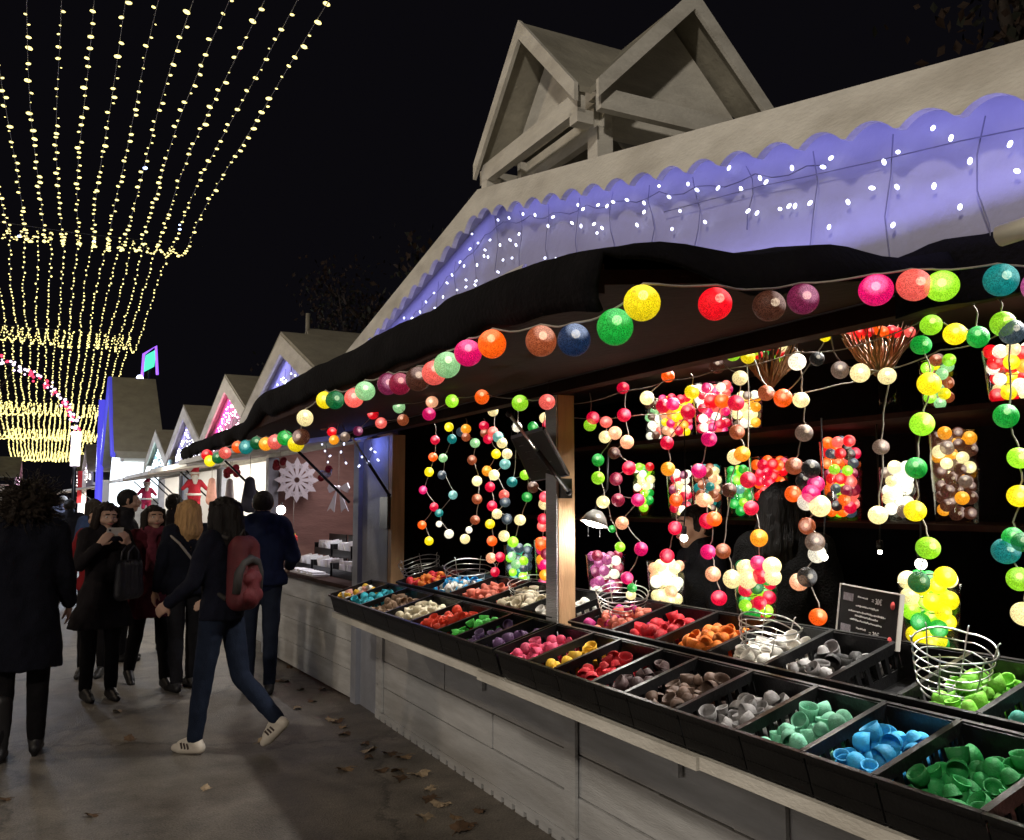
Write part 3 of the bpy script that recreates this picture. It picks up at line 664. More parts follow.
b = MB(); b.box((2.02,3.51,1.63), (2.08,3.529,1.72)); part(b, 'strut_bracket', BLACKMETAL)

# black cloth thrown over the flap
b = MB(); nu, nv = 130, 22; vs = []
for i in range(nu+1):
    y = 1.40+(7.15-1.40)*i/nu
    hi = 1/(1+math.exp((y-4.62)*16))     # the doubled cloth ends here
    fo = FO-.035-.0145*(y-1.4)
    for j in range(nv+1):
        t = j/nv
        nzv = noise.noise(V((y*2.3, t*3, .3)))*.024 + noise.noise(V((y*8, t*7, 2)))*.010
        lump = .03*max(0, noise.noise(V((y*3.1, 4, 1))))*(.4+.6*(1-hi))
        top = 2.035+.105*hi+lump-.05*math.exp(-(y-1.4)/.22)
        if t < .25:
            u = t/.25; x = fo-.018*math.sin(u*3.1)+nzv*.5; z = top-(.125-.03*(1-hi))*(1-u) + noise.noise(V((y*5,1,7)))*.022*(1-u)
        else:
            u = (t-.25)/.75; x = fo+(FX-.012-fo)*u; z = top+(.225-.105*hi)*u + .012*math.sin(u*math.pi) + nzv
        if i == 0 and t > .25: z -= .11*min(1, (t-.25)*4)*(1-.5*t)
        z += .016*math.sin(t*19+1)*max(0, 1-(y-1.4)/.5)*(t > .25)
        vs.append((x, y+nzv*1.6+(.03*noise.noise(V((t*6,y,3)))), z))
W_ = nv+1
b.add(vs, [(i*W_+j, (i+1)*W_+j, (i+1)*W_+j+1, i*W_+j+1) for i in range(nu) for j in range(nv)], 0, True)
o_ = len(b.v); nx_ = 24   # the cloth carries on along the header towards the near end
hv = []
for i in range(nx_+1):
    y = .36+1.25*i/nx_
    for j in range(5):
        u = j/4; hv.append((FX-.045+.018*noise.noise(V((y*6,u*2,5)))-.012*(1-u), y, 2.09+.165*u+.022*noise.noise(V((y*5,u,9)))))
b.add(hv, [(i*5+j, (i+1)*5+j, (i+1)*5+j+1, i*5+j+1) for i in range(nx_) for j in range(4)], 0, True)
cl = b.build('awning_cloth', BLACKCLOTH); tag(cl, 'black cloth thrown over the raised flap of the ball light chalet', 'cloth')
md = cl.modifiers.new('thickness', 'SOLIDIFY'); md.thickness = .012; md.offset = 1
# metal tube poking out at the right end
pa, pb = onX(1000, 236, 1.7), onX(1075, 212, 1.7)
tb = MB(); tb.tube([pa, pb], .022, 12); tag(tb.build('metal_tube', mat('painted_tube', (.55,.53,.46), .4, .1)), 'short pale metal tube under the chalet gable at the right edge', 'tube')

# icicle lights on the near gable
def icicles(label, gy, spots, xplane, col, name, wires, r=.007):
    t = thing('icicle_lights', label, 'string lights', (xplane, gy, 2.6))
    w = MB()
    for pts in wires: w.tube(pts, .002, 5)
    part(w, 'wire', mat('grey_wire', (.16,.16,.22), .6), t)
    bm = MB(); bm.ball((0,0,0), r, 8, 6, 0, (1,1,1.6)); me = bm.mesh('led_bulb', glow('led_'+name, col, 3.2, False))
    for p in spots[:100]:
        o = link('led_bulb', me, t, V(p)-V(t.location), (R.uniform(-1,1), R.uniform(-1,1), 0))
    return t
ledpx = [(487,206),(498,220),(509,218),(523,214),(535,215),(553,217),(548,226),(510,240),(516,245),(519,234),(500,245),(490,240),(472,234),(478,243),(485,250),(488,257),(470,249),(460,262),(464,266),(477,265),(484,256),(503,260),(512,258),(498,272),(466,280),(452,275),(447,283),(457,290),(466,287),(475,285),(476,281),(446,302),(434,293),(443,297),(426,302),(420,312),(412,318),(435,308),(437,314),(445,308),(410,322),(418,330),(405,323),(404,318),(388,336),(545,258),(556,259),(540,265),(578,205),(583,209),(572,223),(581,226),(598,205),(607,206),(613,202),(627,200),(644,203),(644,212),(659,186),(669,197),(697,190),(688,184),(672,229),(680,211),(705,222),(637,225),(602,228),(594,224),(597,233),(729,168),(718,188),(741,189),(760,178),(766,182),(792,168),(795,206),(748,211),(757,213),(780,209),(789,206),(810,203),(823,167),(831,158),(848,202),(872,188),(884,162),(897,187),(898,152),(829,227),(893,225),(933,128),(951,138),(934,186),(970,161),(960,207),(1010,144),(1017,171)]
wires = []
for y_, (dn, k) in zip([GY+GL-.25-i*.27 for i in range(19)], [(R.uniform(.18,.45), i) for i in range(19)]):
    zt = rake(y_-GY)-.12
    wires.append([(1.955, y_+.02*math.sin(k+6*u), zt-dn*u) for u in [0,.25,.5,.75,1]])
main = [(1.957, GY+GL-.2-(2*GL-.4)*u/60, rake(GL-.2-(2*GL-.4)*u/60)-.15-.03*abs(math.sin(u*.9))) for u in range(61)]
wires.append(main)
wires.append([onX(x, y, 1.95) for x, y in ((664,212),(760,186),(800,178),(880,160),(960,141),(1024,128))])
icicles('blue white icicle lights strung across the white gable of the ball light chalet', GY, [onX(x, y, 1.952) for x, y in ledpx], 1.95, (.72,.76,1.0), 'white', wires, .0058)

# added area lights standing in for the icicle bulbs' blue wash on the gable
def strip(p, q, energy, col, size=.03, aim=None):
    p, q = V(p), V(q); ld = bpy.data.lights.new('led_strip', 'AREA'); ld.shape = 'RECTANGLE'; ld.size = (q-p).length; ld.size_y = size; ld.energy = energy; ld.color = col
    o = link('led_strip', ld, None, (p+q)/2); x = (q-p).normalized(); z = -V(aim).normalized(); z = (z-x*z.dot(x)).normalized(); y = z.cross(x)
    M = Matrix((x, y, z)).transposed().to_4x4(); M.translation = (p+q)/2; o.matrix_world = M; return o
BLUE = (.36,.34,1.0)
for sg in (-1,1):
    h_ = GL-.3 if sg > 0 else GR-.2; strip((1.895, GY+sg*.1, rake(.1)-.05), (1.895, GY+sg*h_, rake(h_)-.05), .85*h_, BLUE, .02, (.2,0,-1))
strip((1.895,.9,2.33), (1.895,6.2,2.43), 5.5, BLUE, .03, (.35,0,1))  # added unseen light behind the flap cloth, carries the wash further down

# ------------------------------------------------------------------ ball light strings
BR = .031
_ball = {}
def ball_mesh(c, lit=1.0):
    if (c, lit) not in _ball:
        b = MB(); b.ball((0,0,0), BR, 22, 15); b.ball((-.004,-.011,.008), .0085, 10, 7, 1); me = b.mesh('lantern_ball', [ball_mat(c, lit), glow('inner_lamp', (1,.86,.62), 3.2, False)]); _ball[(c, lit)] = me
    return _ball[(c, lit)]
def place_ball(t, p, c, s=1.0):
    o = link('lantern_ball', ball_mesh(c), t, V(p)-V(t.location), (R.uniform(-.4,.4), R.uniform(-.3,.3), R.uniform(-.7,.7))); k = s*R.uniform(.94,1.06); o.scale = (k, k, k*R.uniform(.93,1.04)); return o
def cord(pts, r=.0022): 
    mb = MB(); out = []
    for a, c in zip(pts[:-1], pts[1:]):
        a, c = V(a), V(c)
        for k in range(5):
            u = k/5; p = a.lerp(c, u); p += V((0, .006*math.sin(u*6.28+a.z*40), -.010*math.sin(u*math.pi)*min(1, abs(c.y-a.y)*6))); out.append(p)
    out.append(V(pts[-1])); mb.tube(out, r, 5); return mb
def string(label, pts, X, top=None, loc=None, scale=1.0, dx=.0, extra=None):
    """pts: (px, py, colour[, scale]) points seen on the plane X; each string hangs at its own depth"""
    P3 = [onX(p[0], p[1], X + R.uniform(-dx, dx)) for p in pts]
    t = thing('ball_light_string', label, 'string lights', P3[0], group='ball light strings in the chalet')
    path = ([V(top)] if top is not None else []) + [p+V((.012,.004,BR*.6)) for p in P3]
    mb = cord(path); part(mb, 'cord', CORD, t)
    for p, q in zip(pts, P3): place_ball(t, q, p[2], scale*(p[3] if len(p) > 3 else 1))
    return t
def gx(x):   # the garland follows the flap's outer edge, then turns in along its near end
    K = [(180,.74),(285,.80),(336,.81),(450,.82),(640,.90),(715,1.05),(800,1.33),(876,1.45),(1000,1.62),(1060,1.75)]
    for (a, u), (c, w) in zip(K[:-1], K[1:]):
        if x <= c: return u+(w-u)*(x-a)/(c-a)
    return K[-1][1]
GARL = [(207,455,'red'),(210,461,'yellow'),(218,458,'darkgreen'),(225,453,'salmon'),(238,447,'orange'),(246,447,'teal'),(257,443,'darkgreen'),(266,444,'amber'),(275,442,'salmon'),(285,438,'green'),(296,444,'yellow'),(301,437,'brown'),(305,418,'cream'),(325,400,'yellow'),(335,400,'darkgreen'),(354,398,'salmon'),(365,391,'palegreen'),(388,384,'mauve'),(400,384,'maroon'),(418,379,'brown'),(434,373,'salmon'),(447,365,'palegreen'),(468,353,'magenta'),(492,344,'orange'),(541,341,'copper'),(574,340,'navy'),(615,327,'green'),(642,303,'yellow'),(715,304,'red'),(769,306,'brown'),(803,299,'mauve'),(876,290,'magenta'),(914,285,'salmon'),(942,286,'lime'),(1001,280,'teal'),(1040,286,'purple')]
P3 = [onX(x, y, gx(x)) for x, y, c in GARL]
t = thing('ball_light_garland', 'garland of large glowing coloured balls along the outer edge of the black awning', 'string lights', P3[0])
part(cord([p+V((.0,.0,BR*1.1)) for p in P3], .0022), 'cord', CORD, t)
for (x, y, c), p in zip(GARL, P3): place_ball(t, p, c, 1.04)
ROWB = [(323,426,'brown'),(332,432,'red'),(334,440,'amber'),(338,419,'orange'),(345,437,'taupe'),(358,431,'mauve'),(373,414,'red'),(381,423,'salmon'),(403,420,'copper'),(399,407,'palegreen'),(432,402,'peach'),(429,414,'magenta'),(452,401,'lime'),(482,397,'orange'),(520,403,'lime'),(547,402,'salmon')]
string('second garland of balls slung under the raised flap above the dark corner post', ROWB, 1.5, scale=.98)
def tp(x, X=2.12, z=2.11): 
    p = onX(x, 400, X); return V((X, p.y, z))
HS = [
 ('hanging ball string next to the corner post, crimson at top and yellow at the tip', 2.10, [(435,440,'crimson'),(433,457,'orange'),(429,472,'yellow'),(423,490,'magenta'),(434,507,'crimson'),(422,525,'orange'),(429,541,'yellow')]),
 ('hanging ball string of grey green and slate balls ending in a white ball', 2.14, [(449,427,'yellow'),(452,439,'teal'),(443,458,'palegreen'),(442,475,'slate'),(453,495,'paleteal'),(439,513,'teal'),(439,524,'white',.7),(449,534,'white')]),
 ('hanging ball string of copper and cream balls in the left bay', 2.12, [(466,429,'amber'),(461,432,'slate'),(466,437,'copper'),(475,443,'palegreen'),(472,460,'copper'),(477,481,'cream'),(477,499,'copper'),(475,520,'copper'),(469,530,'white',.7),(465,539,'cream')]),
 ('long hanging ball string with amber, crimson and orange balls ending in a crimson pair', 2.22, [(484,426,'crimson'),(485,433,'copper'),(488,439,'crimson'),(496,454,'yellow'),(487,471,'amber'),(490,487,'crimson'),(492,506,'crimson'),(490,524,'yellow'),(492,541,'orange'),(491,558,'peach'),(500,557,'crimson'),(495,572,'crimson')]),
 ('hanging ball string of mostly cream balls left of the tilted black board', 2.10, [(493,411,'cream'),(493,432,'salmon'),(498,437,'paleteal'),(502,443,'cream'),(507,454,'cream'),(505,464,'paleteal'),(494,475,'cream'),(504,495,'salmon'),(505,502,'slate'),(497,514,'cream'),(507,519,'slate'),(504,536,'cream')]),
 ('hanging ball string under the tilted black board with a bright green ball', 2.12, [(517,427,'white'),(512,482,'teal'),(525,475,'lime'),(527,497,'green'),(520,520,'cream'),(513,542,'lime')]),
 ('hanging ball string half behind the wooden post, crimson and salmon', 2.16, [(545,418,'cream'),(548,425,'crimson'),(549,435,'cream'),(533,427,'green'),(533,487,'brown'),(545,497,'crimson'),(544,504,'cream'),(543,519,'crimson'),(543,526,'salmon'),(541,545,'orange'),(546,554,'maroon'),(545,565,'magenta'),(545,575,'amber')]),
 ('hanging ball string just right of the wooden post, green and lime with cream', 2.14, [(590,425,'lime'),(593,418,'crimson'),(606,422,'salmon'),(605,437,'cream'),(615,433,'peach'),(598,460,'green'),(598,478,'lime'),(603,502,'cream'),(612,529,'green',.6),(620,547,'lime',.8)]),
 ('hanging ball string of crimson, maroon and magenta balls beside the clip lamp', 2.16, [(623,388,'crimson'),(624,415,'crimson'),(627,442,'peach'),(614,453,'brown'),(629,468,'crimson'),(616,479,'maroon'),(618,500,'maroon'),(638,500,'magenta'),(622,523,'peach'),(641,549,'magenta'),(627,578,'magenta'),(632,588,'green',.7),(631,595,'cream',.8)]),
 ('hanging ball string of crimson and orange balls above the white jar', 2.16, [(668,376,'orange'),(647,398,'cream'),(663,406,'crimson'),(673,404,'magenta'),(688,412,'crimson'),(667,443,'crimson'),(668,469,'amber'),(676,500,'orange'),(675,528,'crimson'),(667,556,'crimson')]),
 ('hanging ball string that ends in a cream ball over a crimson ball', 2.18, [(692,392,'yellow'),(712,401,'red'),(722,401,'orange'),(709,439,'magenta'),(699,471,'magenta'),(703,500,'peach'),(707,521,'crimson'),(714,519,'orange'),(708,552,'magenta'),(713,574,'peach'),(719,598,'crimson')]),
 ('hanging ball string with a bronze ball and a cluster of cream balls at its tip', 2.14, [(717,366,'brown'),(740,378,'cream'),(736,403,'crimson'),(737,432,'copper'),(742,454,'amber'),(735,457,'cream'),(729,490,'brown'),(723,551,'copper'),(732,579,'cream',1.15),(746,568,'cream',1.1),(748,580,'cream',1.1)]),
 ('hanging ball string of crimson balls with one amber, ending in a magenta pair', 2.16, [(748,480,'crimson'),(751,508,'crimson'),(759,538,'amber'),(758,563,'magenta'),(760,576,'crimson'),(772,566,'cream',1.1),(773,577,'cream')]),
 ('hanging ball string with copper, taupe and charcoal balls ending in a lone orange ball', 2.12, [(797,362,'white',1.05),(801,400,'cream'),(804,433,'taupe'),(794,466,'copper'),(811,469,'charcoal'),(804,481,'charcoal'),(793,494,'orange'),(816,484,'magenta'),(811,494,'magenta'),(806,502,'white'),(820,506,'cream',1.15),(807,526,'copper'),(815,542,'taupe',1.1),(817,554,'white'),(799,582,'peach'),(807,577,'charcoal',1.1),(818,617,'orange')]),
 ('swagged ball string of cream, copper and orange balls below the left twig basket', 2.08, [(733,354,'lime',.9),(748,357,'yellow',.9),(766,393,'copper'),(783,398,'orange'),(817,359,'charcoal',.8),(825,336,'yellow',.6),(840,370,'taupe',.9),(860,373,'cream'),(887,376,'cream',.9),(881,447,'taupe',.85),(878,515,'cream',.95)]),
 ('hanging ball string of lime, green and yellow balls above the green jar', 2.06, [(978,337,'green'),(955,334,'yellow'),(931,325,'lime'),(921,345,'green'),(929,384,'yellow',1.08),(922,424,'lime',1.08),(916,468,'green',1.05),(915,511,'yellow',1.05),(928,548,'lime',1.05),(919,582,'darkgreen',1.05),(945,577,'yellow',1.05)]),
 ('hanging ball string at the right edge with a big teal ball low down', 2.04, [(1003,324,'lime'),(1012,332,'slate',1.1),(1006,416,'green'),(1019,458,'lime'),(1019,496,'yellow'),(1013,538,'green',.9),(1022,542,'darkgreen',.9),(1006,551,'teal',1.2),(1019,579,'lime'),(1024,614,'cream')])]
for lab, X, pts in HS: string(lab, pts, X, tp(pts[0][0], X), dx=.012, scale=.92 if pts[0][0] < 600 else .91)
# plain cords slung under the header
part(cord([onX(x, y, 2.09) for x, y in ((574,404),(623,391),(668,380),(717,370),(797,352),(860,345),(950,305),(971,298))], .002), 'hanging_cord', CORD)
part(cord([onX(x, y, 2.2) for x, y in ((574,418),(640,415),(700,408),(766,396),(840,384),(875,372),(940,350),(1000,334),(1024,330))], .002), 'hanging_cord', CORD)

# ------------------------------------------------------------------ shelves, jars, twig baskets
SX = 3.35
for z in (2.0, 1.52):
    b = MB(); b.box((SX-.13,Y0,z-.025), (3.94,6.7,z)); part(b, 'wall_shelf', DARKWOOD)
def jar(label, cx, ytop, ybot, wpx, X, cols, shelf=None, n=20, bright=1.0, full=.9):
    p0, p1 = onX(cx, ybot, X), onX(cx, ytop, X); t_ = (p0-CAM).length
    d = ray(cx, ybot); dep = X/d.x
    rr = wpx/2/F_PX*dep; z0 = shelf if shelf is not None else p0.z; h = max(.12, p1.z-z0)
    t = thing('glass_vase', 'glass vase '+label, 'vase', (X, p0.y, z0))
    b = MB(); rb = rr*.82
    b.lathe([(.0,.0),(rb*.98,.0),(rb,.006),(rb+(rr-rb)*.6,h*.6),(rr,h),(rr+.003,h+.003),(rr-.003,h),(rb+(rr-rb)*.6-.004,h*.6),(rb-.004,.012),(0,.012)], 24)
    b.build('glass', GLASS, t)
    s = thing('ball_light_chain', 'ball chain in the vase '+label, 'string lights', (X, p0.y, z0), group='chains of balls in the vases')
    br = min(.029, rr*.46); pts = []
    rj = random.Random(int(cx*7+ytop)); tries = 0
    while tries < 1500 and len(pts) < 70:
        tries += 1
        zz = br+.012+(h*full-br*.6)*rj.random(); q = max(.001, rb+(rr-rb)*min(1, zz/h)-br-.005); a = rj.uniform(0, 6.283); q *= 1 if rj.random() < .75 else rj.random()
        p = V((q*math.cos(a), q*math.sin(a), zz))
        if all((p-o_).length > br*1.55 for o_ in pts): pts.append(p)
    pts.sort(key=lambda p: p.z)
    me = MB(); me.tube([p*.8 for p in pts], .002, 4); me.build('cord', CORD, s)
    for p in pts:
        c = R.choice(cols); o = link('lantern_ball', ball_mesh(c, 1.55), s, p, (R.uniform(-.6,.6), R.uniform(-.6,.6), R.uniform(-.9,.9))); k_ = br/BR*R.uniform(.86,1.06); o.scale = (k_, k_, k_)
    return t
JX = 3.42
jar('of green and white balls leftmost on the top shelf', 655,400,447,24, JX, ['green','white','brown','palegreen','salmon'], 2.0)
jar('of magenta and yellow balls on the top shelf', 677,398,443,38, JX, ['magenta','magenta','yellow','crimson','amber','peach'], 2.0)
jar('of crimson and white balls on the top shelf', 714,385,440,42, JX, ['crimson','white','white','salmon','magenta'], 2.0)
jar('of white and amber balls on the top shelf', 747,396,437,34, JX, ['white','cream','cream','amber','taupe'], 2.0)
jar('of yellow, brown and pale green balls on the top shelf', 940,362,413,38, JX, ['yellow','palegreen','palegreen','brown','lime','copper'], 2.0, full=.95)
jar('of yellow, white and red balls at the right edge', 1012,350,408,50, JX, ['cream','yellow','white','amber','red'], 2.0)
jar('of cream, green and red balls on the middle shelf, leftmost', 644,465,512,26, JX, ['cream','green','red','lime','white'], 1.52)
jar('of white and crimson balls on the middle shelf', 681,473,512,28, JX, ['white','crimson','cream','mauve','salmon'], 1.52)
jar('of cream, brown and teal balls on the middle shelf', 708,466,512,32, JX, ['cream','brown','teal','peach','copper'], 1.52)
jar('of green and lime balls on the middle shelf', 741,468,515,30, JX, ['lime','green','paleteal','green'], 1.52)
jar('of red and orange balls behind the shopkeeper in black', 771,458,508,40, JX, ['red','crimson','orange','red'], 1.52)
jar('of red, orange and charcoal balls on the middle shelf', 843,442,519,42, JX, ['red','orange','charcoal','crimson','slate','salmon','lime','maroon'], 1.52, full=.97)
jar('of bright cream and taupe balls on the middle shelf', 900,468,519,38, JX, ['white','cream','white','taupe'], 1.52, full=.95)
jar('of yellow and brown balls, tallest on the middle shelf', 957,432,520,48, JX, ['brown','taupe','cream','amber','brown','brown'], 1.52, full=.93)
jar('of lime and teal balls left of the post', 519,545,583,32, 2.52, ['lime','palegreen','teal','slate','green'], 1.11)
jar('of orange, pink and yellow balls half behind the post', 551,540,588,34, 2.55, ['orange','red','mauve','amber','magenta','cream'], 1.11)
jar('of pink and mauve balls under the clip lamp', 606,555,602,40, 2.56, ['purple','mauve','white','maroon','purple'], 1.11)
jar('of white and peach balls on the counter', 667,562,612,40, 2.58, ['white','white','cream','peach'], 1.11)
jar('of green, cream and crimson balls behind the white basket', 757,566,622,46, 2.55, ['green','green','darkgreen','lime','cream','crimson'], 1.11)
jar('of bright lime and yellow balls beside the price card', 932,584,655,60, 2.52, ['yellow','lime','green','cream','yellow','green'], 1.11, full=1.0)
# empty vase, dark, on the top shelf
ev = thing('glass_vase', 'empty glass vase on the top shelf under the right twig basket', 'vase', (JX, onX(890,400,JX).y, 2.0))
b = MB(); b.lathe([(0,0),(.05,0),(.05,.16),(.046,.16),(.046,.008),(0,.008)], 20); b.build('glass', GLASS, ev)
def twigs(label, cx, yb, yt, w, X, cols):
    p0 = onX(cx, yb, X); p1 = onX(cx, yt, X); dep = X/ray(cx, yb).x; wr_ = w/2/F_PX*dep; h = p1.z-p0.z
    t = thing('twig_basket', label, 'basket', p0)
    b = MB()
    for k in range(64):
        a = R.uniform(0, 6.28); q = wr_*R.uniform(.55,1.05); kk = R.uniform(.8,1.25)
        pts = [V((.012*math.cos(a), .012*math.sin(a), -.01))]
        for i in range(1,6):
            u = i/5; bl = u**.6; pts.append(V((q*bl*math.cos(a+.15*u)+R.uniform(-.006,.006), q*bl*math.sin(a+.15*u)+R.uniform(-.006,.006), h*kk*u)))
        b.tube(pts, [.0035,.003,.003,.0026,.002,.0016], 5)
    b.build('twigs', mat('dry_twig', (.24,.12,.05), .8, .3, 40), t)
    for k in range(12):
        a = R.uniform(0,6.28); q = wr_*R.uniform(.3,.8)
        o = link('lantern_ball', ball_mesh(R.choice(cols)), t, (q*math.cos(a), q*math.sin(a), h*R.uniform(.85,1.05)), (0,0,R.uniform(-1,1))); o.scale = (.55,.55,.55)
    b = MB(); 
    for k in range(3):
        a = 2.1*k; b.tube([(wr_*.5*math.cos(a), wr_*.5*math.sin(a), h*.6), (0,0,h+.25)], .0015, 4)
    b.build('hanger', DARKCORD, t)
twigs('hanging dry twig basket with red and orange balls under the right part of the header', 880,372,330,84, 2.25, ['red','orange','salmon','red'])
twigs('hanging dry twig basket with lime and red balls left of the larger one', 770,384,350,66, 2.3, ['lime','green','red','cream'])

# clip lamp and bare bulbs
lampm = glow('lamp_white', (1,.93,.78), 14)
def clip_lamp(label, px, X, aim_x=-.2):
    p = onX(px[0], px[1], X); t = thing('clip_lamp', label, 'lamp', p); t.scale = (.72,.72,.72)
    Mr = Matrix.Rotation(rad(18), 4, 'Y')
    b = MB(); b.lathe([(.015,.085),(.03,.08),(.06,.05),(.088,.0),(.091,.0),(.063,.054),(.032,.086),(.0,.09)], 24, 0, Mr); b.build('lamp_shade', mat('lamp_shade', (.35,.34,.32), .35, .1, metal=.4), t)
    b = MB(); b.lathe([(0,.02),(.05,.024),(.078,.008),(.076,.003),(.045,-.014),(0,-.018)], 20, 0, Mr); b.build('bulb', lampm, t)
    b = MB(); b.tube([(0,0,.08),(.05,.0,.16),(.10,.0,.22),(.11,0,.45)], .008, 8)
    for yy in (-.07,.07): b.tube([(0,yy,-.0),(0.0,yy,-.07)], .002, 5); b.ball((0,yy,-.075), .005, 6, 5)
    b.build('lamp_arm', BLACKMETAL, t); return p
lp = clip_lamp('white glowing clip lamp right of the wooden post', (594,524), 2.15)
def bulb(label, px, X, r=.02):
    p = onX(px[0], px[1], X); t = thing('bare_bulb', label, 'lamp', p)
    b = MB(); b.ball((0,0,0), r, 14, 10); b.build('bulb', lampm, t)
    b = MB(); b.lathe([(.009,r*.8),(.013,r+.008),(.013,r+.035),(0,r+.04)], 10); b.tube([(0,0,r+.03),(.02,.01,r+.12),(.03,.02,r+.5)], .003, 5); b.build('bulb_holder', BLACKPLASTIC, t)
bulb('bare white bulb beside the shopkeeper facing the street', (684,538), 2.6, .018)
bulb('bare bulb, small and dim, above the price card', (880,552), 2.9, .009)
bulb('bare white bulb above the bright lime vase', (921,564), 2.75, .020)
bulb('bare white bulb among the taupe balls of the long string', (824,557), 2.5, .014)

# ------------------------------------------------------------------ crates of half shells
CUPC = {'skyblue': (.04,.44,.80), 'green': (.02,.30,.07), 'mint': (.18,.50,.34), 'grey': (.26,.25,.25), 'brown': (.10,.060,.042), 'darkbrown': (.055,.030,.030), 'red': (.62,.02,.035), 'yellow': (.72,.45,.03),
 'pink': (.68,.07,.16), 'purple': (.10,.045,.13), 'violet': (.16,.10,.22), 'leafgreen': (.08,.55,.08), 'scarlet': (.72,.06,.02), 'cream': (.75,.68,.50), 'hazel': (.30,.20,.13), 'teal': (.03,.42,.52), 'white': (.80,.78,.72),
 'lime': (.22,.62,.06), 'darkteal': (.05,.28,.22), 'orange': (.72,.20,.02), 'magenta': (.55,.03,.22), 'salmon': (.75,.20,.13), 'black': (.02,.02,.02), 'peach': (.75,.38,.30)}
def shell_mat(cn):
    nm = 'shell_'+cn
    if nm in MATS: return MATS[nm]
    m = mat(nm, CUPC[cn], .6, .16, 30, .2, 220, trans=.25); nt = m.node_tree; N, L = nt.nodes, nt.links
    b = N['Principled BSDF']; src = b.inputs['Base Color'].links[0].from_socket
    oi = N.new('ShaderNodeObjectInfo'); hv = N.new('ShaderNodeHueSaturation'); mr = N.new('ShaderNodeMapRange'); mr.inputs['To Min'].default_value = .62; mr.inputs['To Max'].default_value = 1.3
    L.new(oi.outputs['Random'], mr.inputs['Value']); L.new(mr.outputs[0], hv.inputs['Value']); L.new(src, hv.inputs['Color']); L.new(hv.outputs[0], b.inputs['Base Color'])
    return m
def cup_mesh(cn, var):
    b = MB(); r = .0235*(1+.12*var); h = .034*(1+.25*var)
    prof = [(.0005,0),(r*.35,.001),(r*.62,.005),(r*.82,.013),(r*.94,.024),(r,h)]
    inner = [(q*.93, z+.0022) for q, z in prof[::-1]]; inner[0] = (r*.95, h)
    b.lathe(prof+inner, 18)
    return b.mesh('half_shell', shell_mat(cn))
CUPS = {}
def cupm(cn):
    if cn not in CUPS: CUPS[cn] = [cup_mesh(cn, v) for v in (-1,.2,1)]
    return CUPS[cn]
STUFF = MB(); STUFFM = []
def stuff_cup(me, M):
    cn = me.materials[0]
    if cn not in STUFFM: STUFFM.append(cn)
    STUFF.add([M @ v.co for v in me.vertices], [tuple(p.vertices) for p in me.polygons], STUFFM.index(cn), True)
def crate_mesh(w, d, h=.115):
    b = MB(); t = .006
    b.box((0,0,0), (d,w,t)); 
    b.box((0,0,t), (t,w,h)); b.box((d-t,0,t), (d,w,h))
    # slotted side walls
    for y in (0, w-t):
        b.box((t,y,t), (d-t,y+t,h*.35)); b.box((t,y,h*.78), (d-t,y+t,h))
        nsl = 7
        for i in range(nsl):
            x = t+(d-2*t)*(i+.5)/nsl; b.box((x-.007,y,h*.35), (x+.007,y+t,h*.78))
    rim = .011
    b.box((-rim,-.002,h-.008), (0,w+.002,h+.004)); b.box((d,-.002,h-.008), (d+rim,w+.002,h+.004))
    b.box((0,-.003,h), (d,.006,h+.005)); b.box((0,w-.006,h), (d,w+.003,h+.005))
    for z_ in (.03,.085): b.box((-.003,.004,z_), (0,w-.004,z_+.004))
    return b
cnt = [0]
def bin_(label, yhi, ylo, xw, cols, row, n_ind, dens=1.0, deep=.31, hmax=1.0):
    w = yhi-ylo-.006; x0 = xw; zb_ = slope(x0)+.006
    t = link('plastic_crate', crate_mesh(w, deep).mesh('plastic_crate', BLACKPLASTIC), None, (x0, ylo+.003, zb_), (0, -TILT, 0))
    tag(t, 'black plastic crate '+label, 'crate', 'crates of half shells')
    M0 = Matrix.Translation((x0, ylo+.003, zb_)) @ Matrix.Rotation(-TILT, 4, 'Y')
    if not cols: return
    spots = []
    nx, ny = max(3, int((deep-.02)/.045)), max(2, int((w-.02)/.045))
    for L_ in range(3):
        if hmax < .6 and L_ == 2: continue
        for i in range(nx-(L_ == 2)):
            for j in range(ny-(L_ == 2)):
                if L_ and R.random() > dens*(.95 if L_ == 1 else .62): continue
                x = .03+(deep-.06)*(i+.5+.5*(L_ == 2))/nx+R.uniform(-.012,.012); y = .028+(w-.056)*(j+.5*(1+(L_ == 2)))/ny+R.uniform(-.012,.012)
                x -= .012   # everything has slid a little towards the street
                spots.append((L_, min(max(x,.040),deep-.035), min(max(y,.028),w-.028), .014+L_*.030*hmax+R.uniform(-.004,.01)))
    top = [s for s in spots if s[0] >= 1]; R.shuffle(top); top.sort(key=lambda s: -s[0])
    ind = set(id(s) for s in top[:n_ind])
    for s in spots:
        cn = R.choice(cols); me = R.choice(cupm(cn))
        q = R.random()
        if q < .40: e = Euler((R.uniform(-.5,.5), R.uniform(-.6,.2), R.uniform(0,6.28)))
        elif q < .72: e = Euler((math.pi+R.uniform(-.6,.6), R.uniform(-.5,.5), R.uniform(0,6.28)))
        else: e = Euler((math.pi/2+R.uniform(-.5,.5), R.uniform(-.5,.5), R.uniform(0,6.28)))
        M = M0 @ Matrix.Translation((s[1], s[2], s[3]+.02)) @ e.to_matrix().to_4x4() @ Matrix.Translation((0,0,-.018))
        if id(s) in ind and cnt[0] < 300:
            o = link('half_shell', me); o.matrix_world = M; cnt[0] += 1
            tag(o, '%s half shell in the crate %s' % (cn_name(cn), row), 'half shell', 'half shells in the crate '+label)
        else: stuff_cup(me, M)
NM = {'skyblue':'sky blue','darkbrown':'dark brown','leafgreen':'bright green','darkteal':'dark teal'}
def cn_name(c): return NM.get(c, c)
